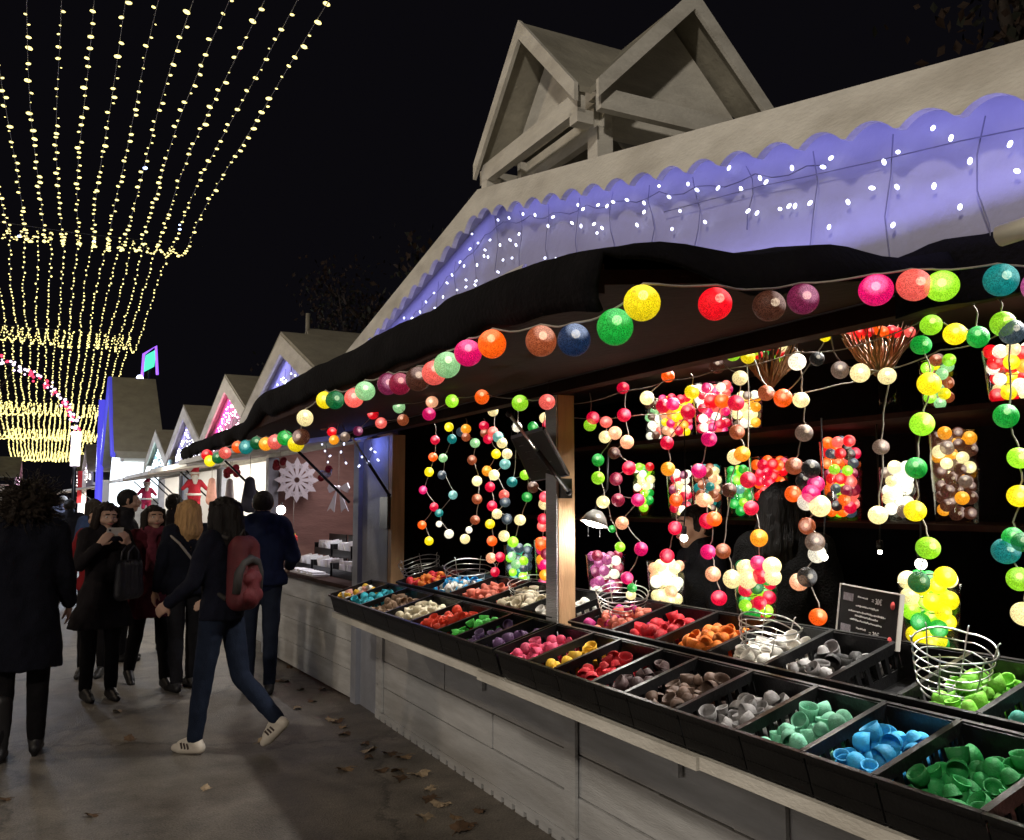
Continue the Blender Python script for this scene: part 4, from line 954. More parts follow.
F1 = [(1.22,.96,['peach'],'of pale pink shells at the right edge, front row',6,.25), (1.49,1.22,['green'],'of green shells in the front row',24,1), (1.71,1.49,['skyblue'],'of sky blue shells in the front row',24,1), (1.95,1.71,['mint'],'of mint shells in the front row',22,1),
 (2.22,1.95,['grey'],'of grey shells in the front row',15,.6), (2.49,2.22,['brown'],'of brown shells in the front row',18,1), (2.69,2.49,['darkbrown'],'of dark brown shells in the front row',12,.8), (2.96,2.69,['red'],'of red shells in the front row',16,.9),
 (3.16,2.96,['yellow'],'of yellow shells in the front row',12,1), (3.46,3.16,['pink'],'of pink shells in the front row',14,1), (3.68,3.48,['purple'],'of purple shells in the front row',9,.8), (3.89,3.68,['violet'],'of pale violet shells in the front row',9,.9),
 (4.12,3.89,['leafgreen'],'of bright green shells in the front row',10,1), (4.49,4.12,['scarlet'],'of scarlet shells in the front row',12,1), (4.91,4.49,['cream'],'of cream shells in the front row',10,.8), (5.36,4.91,['hazel'],'of hazel brown shells in the front row',10,.8),
 (5.72,5.36,['teal'],'of teal shells in the front row',9,1), (6.08,5.72,['white','peach','yellow'],'of mixed pale shells at the far end',7,1)]
for hi, lo, cols, lab, n_, dn in F1: bin_(lab, hi, lo, 1.705, cols, lab, n_, dn, hmax=1.0 if dn >= .8 else .8)
F2 = [(1.476,1.22,['darkteal'],'of dark teal shells in the back row',4,.3), (1.71,1.476,['lime'],'of lime shells under the big wire basket, back row',10,1), (1.96,1.71,None,'left empty in the back row',0,0), (2.22,1.96,['grey','black'],'of grey and black shells below the price card',7,.7),
 (2.50,2.22,['white'],'of white shells under a wire basket, back row',9,1), (2.80,2.50,['orange'],'of orange shells in the back row',8,1), (3.10,2.80,['red'],'of red shells in the back row',7,1), (3.44,3.10,['magenta','salmon'],'of magenta and salmon shells behind the post, back row',7,1),
 (3.92,3.58,['white'],'of white shells just left of the post',3,.4), (4.36,3.92,['cream'],'of cream shells under a wire basket, back row',4,1), (4.80,4.36,['salmon'],'of salmon shells in the back row',4,.8), (5.24,4.80,['white','skyblue'],'of white and blue shells in the back row',4,.9), (5.70,5.24,['orange','red'],'of orange and red shells by the corner, back row',5,1)]
for hi, lo, cols, lab, n_, dn in F2: bin_(lab, hi, lo, 2.055, cols, lab, n_, dn, deep=.31)
so = STUFF.build('half_shells', STUFFM); tag(so, 'lower layers of coloured half shells lying in the black crates', 'half shells', kind='stuff')

# wire baskets
def wire_basket(label, px, py, X, r, h, tilt, rot):
    p = onX(px, py, X); t = thing('wire_basket', label, 'wire basket', p, (tilt[0], tilt[1], rot))
    b = MB(); n = 6
    for i in range(n):
        u = i/(n-1); q = r*(.72+.28*u**.7); z = h*u
        b.tube([(q*math.cos(a*.2094)*(1+.01*math.sin(a*1.3)), q*math.sin(a*.2094), z+.003*math.sin(a*.8+i)) for a in range(30)], .0022 if 0 < i < n-1 else .003, 5, closed=True)
    for k in range(3): b.tube([(r*.72*(1-.3*k)*math.cos(a*.314), r*.72*(1-.3*k)*math.sin(a*.314), 0) for a in range(20)], .0018, 5, closed=True)
    b.build('wire_rings', STEEL, t)
    for k in range(6):
        a = k*math.pi/3; b = MB(); b.tube([(0,0,0),(r*.72*math.cos(a), r*.72*math.sin(a), 0),(r*.88*math.cos(a), r*.88*math.sin(a), h*.4),(r*1.005*math.cos(a), r*1.005*math.sin(a), h+.012),(r*1.06*math.cos(a), r*1.06*math.sin(a), h+.018)], .0022, 5); b.build('wire_stay', STEEL, t)
wire_basket('large wire basket leaning in the crate of lime shells', 950,690,2.16, .105,.13, (rad(12),rad(-14)), .3)
wire_basket('wire basket standing on the white shells', 765,655,2.2, .105,.115, (rad(8),rad(-12)), 1.0)
wire_basket('wire basket in front of the pink and mauve vase', 622,614,2.25, .115,.10, (rad(10),rad(-14)), .4)
wire_basket('wire basket on the cream shells left of the post', 533,603,2.3, .13,.11, (rad(10),rad(-12)), .2)
wire_basket('wire basket on the white and blue shells', 470,590,2.3, .16,.15, (rad(6),rad(-14)), .7)
wire_basket('wire basket by the corner post on the orange shells', 423,580,2.35, .15,.14, (rad(4),rad(-16)), .1)

# price card, with chalk lines and two prices
def text(s, parent, loc, size, m, rot=(math.pi/2,0,0)):
    cu = bpy.data.curves.new('lettering', 'FONT'); cu.body = s; cu.size = size; cu.extrude = .0004; cu.align_x = 'LEFT'; cu.materials.append(m)
    o = link('tmp', cu); me = bpy.data.meshes.new_from_object(o.evaluated_get(bpy.context.evaluated_depsgraph_get())); bpy.data.objects.remove(o)
    if not me.materials: me.materials.append(m)
    return link('lettering', me, parent, loc, rot)
CHALK = mat('chalk', (.55,.55,.55), .9, .1); REDM = mat('red_sticker', (.45,.05,.05), .6, .1)
pc0, pc1 = onX(838, 634, 2.40), onX(895, 645, 2.40)
q0, q1 = onX(837, 633, 2.44), onX(896, 645, 2.30)
dirc = (q1-q0); dirc.z = 0; wc = dirc.length; ang = math.atan2(dirc.y, dirc.x)
hc = .165
card = thing('price_card', 'black price card in a pale frame propped behind the grey shells', 'sign', (q0.x, q0.y, q0.z+.004), (rad(-8),0,ang))
b = MB(); b.box((0,0,0), (wc,.006,hc)); b.build('card', mat('blackboard', (.004,.004,.005), .7, .2, spec=.15), card)
b = MB(); b.box((-.005,-.004,-.004), (0,.010,hc+.004)); b.box((wc,-.004,-.004), (wc+.005,.010,hc+.004)); b.box((0,-.004,hc), (wc,.010,hc+.004)); b.box((0,-.004,-.004), (wc,.010,0)); b.build('frame', mat('clear_frame', (.5,.48,.44), .3, .1), card)
text('= 30€', card, (wc*.56, -.001, hc*.74), .026, CHALK); text('= 30€', card, (wc*.56, -.001, hc*.10), .026, CHALK)
b = MB()
for z_, x0_, x1_ in ((.80,.32,.48),(.62,.30,.66),(.50,.18,.80),(.42,.30,.68),(.33,.22,.74),(.18,.34,.50)):
    x = wc*x0_
    while x < wc*x1_:
        l_ = R.uniform(.004,.010); b.box((x,-.0012,hc*z_+R.uniform(-.001,.001)), (x+l_,-.0002,hc*z_+R.uniform(.003,.006))); x += l_+.003
b.build('chalk_line', CHALK, card)
for z_ in (.78,.12):
    b = MB(); b.lathe([(0,.0),(.013,.0),(.013,.0012),(0,.0012)], 16, 0, Matrix.Translation((wc*.90,-.0015,hc*z_)) @ Matrix.Rotation(math.pi/2,4,'X')); b.build('red_mark', REDM, card)
for z_ in (.76,.12):
    b = MB(); b.box((wc*.06,-.001,hc*z_-.01), (wc*.24,-.0002,hc*z_+.016)); b.build('picture_patch', mat('pale_print', (.16,.15,.17), .7, .6, 90), card)
# tilted black board hanging from the flap by the post
c4 = [onX(511,438,1.86), onX(543,429,1.72), onX(568,475,1.98), onX(531,481,2.10)]
hb = thing('hanging_board', 'black menu board tilted on wires beside the wooden post', 'sign', c4[0])
b = MB(); nrm = (c4[1]-c4[0]).cross(c4[3]-c4[0]).normalized()
b.add([p-V(hb.location) for p in c4]+[p-V(hb.location)+nrm*.008 for p in c4], [(0,1,2,3),(7,6,5,4),(0,4,5,1),(1,5,6,2),(2,6,7,3),(3,7,4,0)]); b.build('board', mat('blackboard', (.018,.018,.02)), hb)
for a, c in ((0,1),(1,2),(2,3),(3,0)):
    b = MB(); b.bar(c4[a]-V(hb.location)+nrm*.004, c4[c]-V(hb.location)+nrm*.004, .008, .014); b.build('frame', mat('dark_frame', (.025,.022,.022), .6), hb)
for i in range(5):
    u = .2+.15*i; A = c4[0].lerp(c4[3], u); Bq = c4[1].lerp(c4[2], u)
    for k in range(R.randint(2,4)):
        b = MB(); s0 = R.uniform(.15,.7); pA, pB = A.lerp(Bq, s0)-V(hb.location)-nrm*.0015, A.lerp(Bq, s0+R.uniform(.06,.14))-V(hb.location)-nrm*.0015
        b.tube([pA, pB], .0018, 4); b.build('chalk_line', mat('faded_chalk', (.09,.085,.085), .9), hb)
for k in (0,1):
    b = MB(); b.tube([V((0,0,0))+c4[k]-V(hb.location), c4[k]-V(hb.location)+V((.03,0,.20))], .0015, 4); b.build('hanging_wire', DARKCORD, hb)

# ------------------------------------------------------------------ chalets further up the street
def chalet_row(label, cx, cy, rot, W, zpk, zev, ledcol, ledname, wash, inner, depth=2.0, flap=True, wallm=WHITEWALL, energy=10, n_led=130, goods=None, counter=True, wallpart=True, litcol=(1,.92,.82)):
    t = thing('market_chalet', label, 'stall', (cx, cy, 0), (0,0,rot))
    h = W/2
    def P(mb, n, m): return mb.build(n, m, t)
    # local frame: x into the stall, y up the street
    if counter:
        b = MB(); zs_ = [.03,.25,.48,.70,.90]
        for r in range(4): b.box((-.01,-h+.05,zs_[r]+.003), (.02,h-.05,zs_[r+1]-.003))
        P(b, 'counter_front', COUNTERPAINT)
        b = MB(); b.box((-.06,-h+.03,.903), (.6,h-.03,.935)); P(b, 'counter_top', DARKWOOD)
    for s in (-1,1):
        b = MB(); b.box((-.012,s*(h-.07)-.06,0), (.10,s*(h-.07)+.06,2.12)); P(b, 'post', mat('blue_grey_paint', (.32,.34,.40)))
    b = MB(); b.box((-.125,-h,2.225), (.05,h,2.3)); b.box((-.005,-h,2.12), (.05,h,2.222)); P(b, 'header_beam', WHITEPAINT)
    b = MB(); b.box((depth-.04,-h,0), (depth,h,2.4)); P(b, 'back_wall', wallm)
    for y_ in (-h,h-.03):
        b = MB(); b.box((.1,y_,0), (depth-.04,y_+.03,2.35)); P(b, 'side_wall', wallm)
    b = MB(); b.box((.05,-h,2.36), (depth,h,2.39)); P(b, 'ceiling_board', WHITEPAINT)
    b = MB(); b.prism([(-.16,-h,2.222),(-.16,h,2.222),(-.16,h,zev-.02),(-.16,0,zpk-.04),(-.16,-h,zev-.02)], (.035,0,0)); P(b, 'gable_wall', GABLEPAINT)
    sl = (zpk-zev)/h
    b = MB()
    for s in (-1,1):
        A = [(-.29,0,zpk),(-.29,s*(h+.12),zev-sl*.12),(-.29,s*(h+.12),zev-sl*.12-.17),(-.29,0,zpk-.19)]; b.prism(A, (.025,0,0))
    P(b, 'bargeboard', WHITEPAINT)
    b = MB()
    for s in (-1,1):
        A = [(-.285,0,zpk+.035),(-.285,s*(h+.15),zev-sl*.15+.035),(-.285,s*(h+.15),zev-sl*.15+.004),(-.285,0,zpk+.004)]; b.prism(A, (depth+.4,0,0))
    P(b, 'roof', ROOFING)
    if flap:
        b = MB(); b.prism([(-.95,-h+.08,2.02),(-.01,-h+.08,2.16),(-.01,-h+.08,2.21),(-.95,-h+.08,2.07)], (0,W-.16,0)); P(b, 'opening_flap', WHITEPAINT)
        for s in (-1,1):
            b = MB(); y = s*(h-.2); b.tube([(-.02,y,1.62),(-.5,y,2.07)], .012, 7); P(b, 'gas_strut', BLACKMETAL)
    M = Matrix.Translation((cx, cy, 0)) @ Matrix.Rotation(rot, 4, 'Z')
    # icicle lights of this gable
    ic = thing('icicle_lights', ledname, 'string lights', (cx, cy, 0), (0,0,rot))
    w = MB(); bl = MB()
    for k in range(n_led):
        u = R.uniform(-1,1)*(h-.35); ztop = zpk-.24-sl*abs(u); zbot = 2.33
        if ztop < zbot: continue
        bl.ball((-.19, u, R.uniform(zbot, ztop)), .0075*(1+cy*.03), 6, 4)
    for k in range(11):
        u = -h+.4+(W-.8)*k/10; zt = zpk-.2-sl*abs(u); w.tube([(-.17,u,zt),(-.172,u+.02,(zt+2.4)/2),(-.17,u,max(2.33,zt-.6))], .003, 4)
    w.tube([(-.172,-h+.4,2.5),(-.172,0,zpk-.5),(-.172,h-.4,2.5)], .003, 4); w.build('wire', DARKCORD, ic); ob = bl.build('led_bulbs', glow('led_'+str(ledcol), ledcol, 5, False), ic); ob['kind'] = 'stuff'
    for s in (-1,1):
        strip(M @ V((-.25, s*.1, zpk-.12-sl*.1)), M @ V((-.25, s*(h-.3), zpk-.12-sl*(h-.3))), wash[1], wash[0], .02, M.to_3x3() @ V((.25,0,-1)))  # added area lights giving this gable its colour wash
    ld = bpy.data.lights.new('stall_lamp', 'AREA'); ld.size = .5; ld.size_y = W*.7; ld.shape = 'RECTANGLE'; ld.energy = inner; ld.color = litcol
    lo = link('stall_lamp', ld, None, M @ V((.5,0,2.33))); lo.rotation_euler = (0,rad(-12),rot)
    return t, M
c2, M2 = chalet_row('white market chalet with blue lit gable and racks of cards, beyond the ball lights', 2.12, 8.62, rad(3), 3.0, 3.24, 2.58, (.8,.85,1), 'blue white icicle lights on the gable of the card chalet', (BLUE, 3.0), 16, wallm=PINKWALL, litcol=(1,.84,.86))
icicles('short blue white light strands hanging beside the corner post', 7.2, [onX(x, y, 2.1) for x, y in ((322,444),(325,451),(330,456),(328,462),(341,452),(344,444),(346,463),(371,449),(375,452),(368,462),(378,460),(362,457),(359,466))], 2.1, (.72,.76,1.0), 'white', [[onX(322,432,2.1),onX(327,450,2.1),onX(329,464,2.1)],[onX(343,432,2.1),onX(342,450,2.1),onX(346,465,2.1)],[onX(370,436,2.1),onX(373,452,2.1),onX(366,464,2.1)]], .008)
_p = onX(360, 447, 2.08); _ld = bpy.data.lights.new('blue_strand_light', 'POINT'); _ld.energy = 2.2; _ld.color = (.2,.25,1); _ld.shadow_soft_size = .06; link('blue_strand_light', _ld, None, _p)
_ld = bpy.data.lights.new('card_lamp', 'SPOT'); _ld.energy = 60; _ld.spot_size = rad(80); _ld.spot_blend = .7; _ld.color = (.9,.93,1); _o = link('card_lamp', _ld, None, M2 @ V((.55,-.2,2.25))); _o.rotation_euler = (M2 @ V((.15,-.1,1.0))-_o.location).to_track_quat('-Z','Y').to_euler()  # added spot that brightens the card racks
c3, M3 = chalet_row('market chalet with hot pink lit gable and a glaring white interior', 2.08, 11.65, rad(3), 2.9, 3.22, 2.56, (1,.75,.9), 'white lights on the hot pink lit gable', ((1,.03,.25), 9), 95, n_led=150)
c4_, M4 = chalet_row('market chalet with lavender lit gable, third beyond the ball light chalet', 1.95, 14.8, rad(3), 2.9, 3.14, 2.5, (.85,.85,1), 'dense white lights on the lavender lit gable', ((.45,.4,1), 3.5), 40, n_led=150)
c5, M5 = chalet_row('market chalet with a small pale cyan lit gable', 1.84, 18.2, rad(3), 2.6, 3.0, 2.45, (.8,1,.95), 'pale lights on the cyan lit gable', ((.4,.9,1), 3), 45, n_led=120)
c7, M7 = chalet_row('far market chalet beyond the tall chalet, lit white inside', .95, 33.0, rad(2), 4.0, 3.6, 2.7, (1,.9,.8), 'white lights on the far chalet gable', ((.9,.8,1), 5), 400, n_led=60)
c8, M8 = chalet_row('farthest market chalet with a glaring white interior', .75, 40.0, rad(2), 5.0, 3.6, 2.7, (1,.9,.8), 'white lights on the farthest chalet gable', ((1,.6,.8), 5), 500, n_led=60)
c9, M9 = chalet_row('far chalet with pinkish light on the opposite side of the street', -1.75, 41.0, rad(180), 3.6, 3.5, 2.7, (1,.6,.8), 'pink white lights on the far opposite chalet', ((1,.3,.6), 3), 160, n_led=60, litcol=(1,.5,.7))
# small roof cupola with finial on the pink chalet
b = MB()
for s in (-1,1): b.prism([(.75,0,3.95),(.75,s*.5,3.45),(.75,s*.5,3.41),(.75,0,3.91)], (.9,0,0))
b.prism([(.8,-.4,3.25),(.8,.4,3.25),(.8,.4,3.5),(.8,-.4,3.5)], (.8,0,0)); b.tube([(.77,0,3.9),(.77,0,4.15)], .03, 6); b.ball((.7,0,3.3), .07, 8, 6)
b.build('roof_cupola', ROOFING, c3)
# tall chalet with the big roof and a dazzling white front
tc_ = thing('tall_chalet', 'tall chalet with a big pale roof, blue edge tubes and dazzling white front', 'stall', (1.05,23.2,0))
b = MB()
for s in (-1,1): b.prism([(-.1,0,4.66),(-.1,s*2.9,2.72),(-.1,s*2.9,2.58),(-.1,0,4.52)], (1.0,0,0))
b.build('roof', mat('pale_shingle', (.36,.34,.26), .8, .15, 4, .3, 20), tc_)
b = MB(); b.prism([(.1,-2.5,0),(.1,2.5,0),(.1,2.5,2.35),(.1,0,4.45),(.1,-2.5,2.35)], (.1,0,0)); b.build('front_wall', WHITEWALL, tc_)
b = MB(); b.prism([(.06,-2.1,.9),(.06,2.2,.9),(.06,2.0,2.2),(.06,0,3.9),(.06,-1.9,2.2)], (.03,0,0)); b.build('light_curtain', glow('light_curtain', (.80,.93,1.0), 2.2), tc_)  # glowing sheet put in for the glare of the front wall
for s in (-1,1):
    b = MB(); b.tube([(-.12,s*.02,4.62),(-.12,s*2.95,2.62)], .05, 8); b.build('edge_tube', glow('blue_tube', (.10,.10,.9), .55), tc_)
b = MB(); b.tube([(-.16,2.9,0),(-.16,2.9,4.4)], .09, 8); b.build('corner_tube', glow('blue_tube2', (.10,.09,.95), .75), tc_)
for y_ in (-2.8,2.7):
    b = MB(); b.box((.1,y_,0), (.85,y_+.1,2.6)); b.build('side_wall', WHITEPAINT, tc_)
b = MB(); b.box((.02,-2.83,1.75), (.8,-2.805,2.5)); b.build('light_curtain', glow('light_curtain', (.80,.93,1.0), 3.0), tc_)  # glowing sheet standing in for the brightly lit side wall
ld = bpy.data.lights.new('front_flood', 'AREA'); ld.size = 2.5; ld.energy = 500; ld.color = (.7,.82,1); lo = link('front_flood', ld, None, (.85,22.4,2.1)); lo.rotation_euler = (0,rad(60),0)
# colourful lit sign on that roof
sg_ = thing('lit_sign', 'small green and violet lit sign standing on the tall chalet roof', 'sign', onY(149,378,25.0))
b = MB(); b.prism([(-.14,0,.15),(.12,0,.32),(.16,0,.78),(-.10,0,.60)], (0,.08,0)); b.build('sign_panel', glow('sign_green', (.08,.8,.45), 1.3), sg_)
b = MB(); b.tube([(-.17,0,.0),(-.15,0,.62),(.14,0,.86),(.2,0,.1)], .035, 6); b.build('sign_border', glow('sign_violet', (.35,.12,1.0), 1.6), sg_)
b = MB(); b.ball((-.22,0,-.02), .09, 8, 6); b.build('sign_lamp', glow('sign_lamp', (.6,.65,1), 6), sg_)
b = MB(); b.tube([(0,0,.2),(0,0,-.6)], .03, 6); b.build('sign_post', BLACKMETAL, sg_)
# long whitish roof behind the lavender chalet
bh = thing('storage_hut', 'low hut with a long pale roof behind the lavender and pink chalets', 'hut', (4.6,17.5,0))
b = MB(); b.box((-.9,-2.4,0), (1.6,2.6,3.0)); b.build('wall', WHITEPAINT, bh)
b = MB(); b.prism([(-1.1,-2.6,3.0),(-1.1,2.8,3.0),(-.1,2.8,4.0),(-.1,-2.6,4.0)], (.05,0,.05)); b.prism([(-.06,-2.6,4.04),(-.06,2.8,4.04),(1.7,2.8,3.0),(1.7,-2.6,3.0)], (.05,0,.05)); b.build('roof', ROOFING, bh)

# goods of the card chalet
def loc2(M, p): return M @ V(p)
for k, (y0_, lab) in enumerate(((-.62,'nearer rack of pale cards on the neighbouring counter'),(-.02,'middle rack of pale cards on the neighbouring counter'),(.58,'farther rack of pale cards on the neighbouring counter'))):
    t = thing('card_rack', lab, 'card rack', loc2(M2, (.12,y0_,.936)), (0,0,rad(3)))
    b = MB()
    for i in range(2):
        x = .04+i*.20; z = .02+i*.15; b.box((x,-.27,z-.02), (x+.17,.27,z)); b.box((x,-.27,z), (x+.012,.27,z+.05))
        for s in (-.27,.255): b.box((x,s,z), (x+.17,s+.015,z+.10))
    b.box((.40,-.27,0), (.415,.27,.36)); b.build('rack', BLACKPLASTIC, t)
    for i in range(2):
        for j in range(11):
            b = MB(); x = .06+i*.20+R.uniform(0,.02); z = .022+i*.15; y = -.24+j*.044
            b.box((0,0,0), (.125,.012,R.uniform(.09,.13)), 0, Matrix.Translation((x,y,z)) @ Matrix.Rotation(R.uniform(-.25,.1), 4, 'Y') @ Matrix.Rotation(R.uniform(-.15,.15), 4, 'X'))
            b.build('card', mat('card_%d' % (j % 4), [(.8,.8,.8),(.75,.72,.68),(.55,.25,.22),(.8,.78,.82)][R.choice((0,0,1,2,3)) if j % 4 == 2 else j % 4 if j % 4 != 2 else 0], .6, .1, 30), t)
t = thing('leaflet_tray', 'flat tray of white leaflets at the front of the neighbouring counter', 'tray', loc2(M2, (.02,.1,.94)), (0,0,rad(3)))
b = MB(); b.box((-.06,-.5,0), (.10,.5,.02)); b.build('tray', mat('white_plastic', (.7,.7,.75), .4, .05), t)
for j in range(5):
    b = MB(); b.box((-.05,-.44+j*.18,.021), (.08,-.30+j*.18,.03+R.uniform(0,.01))); b.build('leaflet', mat('leaflet_white', (.85,.86,.9), .5, .05), t)
b = MB(); sf = thing('paper_snowflake', 'big pale paper snowflake hung on the pinkish wall of the card chalet', 'decoration', onY(297,480,9.93), (0,0,rad(3)))
for k in range(12):
    a = k*math.pi/6; d = V((math.cos(a),0,math.sin(a))); q = V((-math.sin(a),0,math.cos(a)))
    b.prism([d*.03-q*.012, d*.20-q*.03, d*.255, d*.20+q*.03, d*.03+q*.012], (0,.012,0))
    b.prism([d*.12+q*.02, d*.17+q*.07, d*.185+q*.06, d*.14+q*.012], (0,.010,0)); b.prism([d*.12-q*.02, d*.14-q*.012, d*.185-q*.06, d*.17-q*.07], (0,.010,0))
b.build('snowflake', mat('white_paper', (.72,.70,.76), .8, .05), sf)
b = MB(); b.tube([(0,.005,.25),(0,.005,.6)], .002, 4); b.build('thread', CORD, sf)
bw = thing('ribbon_bow', 'white ribbon bow with long tails hung in the card chalet opening', 'decoration', onX(338,488,2.35), (0,0,rad(-40)))
b = MB()
for s in (-1,1): b.prism([(0,0,0),(s*.09,0,.05),(s*.11,0,.0),(s*.09,0,-.045)], (0,.03,0)); b.prism([(s*.01,0,0),(s*.11,0,-.22),(s*.075,0,-.19),(s*.035,0,-.23)], (0,.008,0))
b.ball((0,.01,0), .025, 8, 6); b.build('ribbon', mat('white_satin', (.7,.66,.74), .4, .08), bw)
b = MB(); b.tube([(0,.01,.02),(0,.01,.35)], .002, 4); b.build('thread', CORD, bw)
def cluster(label, p, cols, r, name='pompom_cluster', cat='decoration'):
    t = thing(name, label, cat, p)
    for k in range(7):
        b = MB(); b.ball((R.uniform(-1,1)*r, R.uniform(-1,1)*r, R.uniform(-1,1)*r), r*R.uniform(.55,.8), 10, 8); c = cols[k % len(cols)]; b.build('pompom', mat('pompom_'+str(c), c, .8, .2, 50, .5, 150), t)
    b = MB(); b.tube([(0,0,r),(0,0,.35)], .002, 4); b.build('thread', CORD, t)
cluster('dark red cluster of round baubles at the left end of the card chalet', onX(280,463,1.8), [(.30,.01,.02),(.22,.01,.02)], .045)
cluster('white and red felt ornament hung in front of the pinkish wall', onX(326,474,2.0), [(.75,.72,.70),(.45,.02,.03)], .045)
cluster('red and yellow ornament low on the post of the card chalet', onX(293,537,2.0), [(.6,.04,.03),(.6,.5,.05)], .035)
nb = thing('bare_bulb', 'glaring white bulb on the post between the card and pink lit chalets', 'lamp', onX(281,510,1.80)); b = MB(); b.ball((0,0,0), .042, 12, 8); b.build('bulb', lampm, nb); b = MB(); b.tube([(0,.0,.03),(.02,.06,.06)], .012, 6); b.build('bulb_holder', BLACKPLASTIC, nb)
# goods hung in the glaring chalet
def sack(label, p, col, h, r, name='hanging_stocking', cat='decoration'):
    t = thing(name, label, cat, p); b = MB(); b.cone((0,0,-h*.1), (0,0,-h*.75), r*.6, r, 12); b.cone((0,0,-h*.75), (r*.9,-r*.6,-h*.9), r*.9, r*.55, 12)
    me_ = b.mesh('body', mat('felt_'+str(col), col, .85, .2, 20, .4, 100)); link('felt_body', me_, t); b = MB(); b.tube([(0,0,0),(0,0,.25)], .004, 4); b.build('thread', CORD, t)
sack('dark hanging bag in front of the glaring white interior', onX(250,478,1.72), (.03,.03,.05), .36, .085)
sack('pinkish hanging stocking left of the dark bag', onX(212,478,1.72), (.5,.25,.2), .38, .07)
sack('white hanging stocking beside the red pompom', onX(230,478,1.72), (.6,.55,.58), .4, .06)
cluster('red pompom at the top of the white stocking', onX(232,472,1.70), [(.45,.02,.04)], .06)
def santa(label, p, h, col):
    t = thing('santa_figure', label, 'decoration', p); k = h/.6; rd = mat('felt_'+str(col), col, .85, .2, 20, .4, 100); wt = mat('white_fleece', (.75,.73,.70), .9, .1, 30, .5, 120)
    b = MB(); b.cone((0,0,-.42*k), (0,0,-.18*k), .12*k, .085*k)
    for sx in (-1,1): b.cone((sx*.09*k,0,-.17*k), (sx*.20*k,-.05*k,-.30*k), .045*k, .035*k); b.cone((sx*.06*k,0,-.48*k), (sx*.065*k,-.02*k,-.60*k), .05*k, .045*k)
    me_ = fuse(b, .014, 2); me_.materials.append(rd); link('suit', me_, t)
    b = MB(); b.ball((0,-.01*k,-.06*k), .075*k, 12, 8); b.build('face', SKIN, t)
    b = MB(); b.cone((0,-.05*k,-.10*k), (0,-.07*k,-.19*k), .06*k, .035*k); b.build('beard', wt, t)
    b = MB(); b.cone((0,0,-.01*k), (.05*k,0,.12*k), .075*k, .02*k); b.build('hat', rd, t)
    b = MB(); b.tube([(.078*k*math.cos(a*.524),.078*k*math.sin(a*.524),-.02*k) for a in range(12)], .02*k, 6, closed=True); b.build('hat_trim', wt, t)
    b = MB(); b.tube([(.122*k*math.cos(a*.524),.122*k*math.sin(a*.524),-.40*k) for a in range(12)], .022*k, 6, closed=True); b.build('coat_trim', wt, t)
santa('red santa figure hung at the lavender chalet opening', onX(195,472,1.62), .46, (.42,.012,.03))
santa('second santa figure, pinkish red, hung left of the grey post', onX(147,482,1.5), .5, (.42,.02,.08))
for k, (x, c) in enumerate(((88,(.9,.1,.1)),(97,(.9,.9,.9)))):
    t = thing('striped_banner', ['red striped banner hung before a far stall','white banner hung beside the red striped one'][k], 'banner', onY(x, 503, 34)); b = MB()
    for i in range(5): b.box((-.35+i*.14,0,-.0), (-.35+i*.14+.14,.03,1.1), 0 if i % 2 else 1)
    b.build('cloth', [mat('banner_white', (.8,.78,.76), .8), mat('banner_%d' % k, (.6,.03,.04) if k == 0 else (.75,.7,.72), .8)], t)
# light arch across the street
ar = thing('light_arch', 'arch of red and white lights over the far end of the street', 'light arch', (-4.2,30,0))
cA = onY(0, 470, 30.0); aw = onY(76, 440, 30).x+4.2
zc = onY(76, 432, 30).z; ah = onY(0, 350, 30).z-zc
zA = [(aw*math.cos(a), 0, zc+ah*1.02*math.sin(a)) for a in [math.pi*i/48 for i in range(49)]]
b = MB(); b.tube(zA, .03, 6); b.tube([(aw,0,0),(aw,0,zc)], .06, 6); b.tube([(-aw,0,0),(-aw,0,zc)], .06, 6); b.build('frame', BLACKMETAL, ar)
b = MB()
for i in range(48):
    a, c = V(zA[i]), V(zA[i+1])
    for k in range(5):
        p = a.lerp(c, k/5)+V((R.uniform(-.13,.13), -.08, R.uniform(-.13,.13))); b.ball(p, R.uniform(.028,.052), 6, 4, 0 if R.random() > .35 else 1)
ob = b.build('arch_bulbs', [glow('arch_white', (.95,.75,1.0), 2.2, False), glow('arch_red', (1,.05,.12), 1.8, False)], ar); ob['kind'] = 'stuff'
b = MB(); b.box((aw-.13,-.15,onY(76,466,30).z), (aw+.13,.15,zc)); b.build('lit_pillar', glow('pillar_white', (1,.86,1.0), 2.2), ar)
b = MB()
for a_ in (.5,.9,1.3): b.tube([(aw*math.cos(a_),0,zc+ah*math.sin(a_)), (aw*.55*math.cos(a_*.9),0,zc)], .02, 4)
b.build('brace', BLACKMETAL, ar)

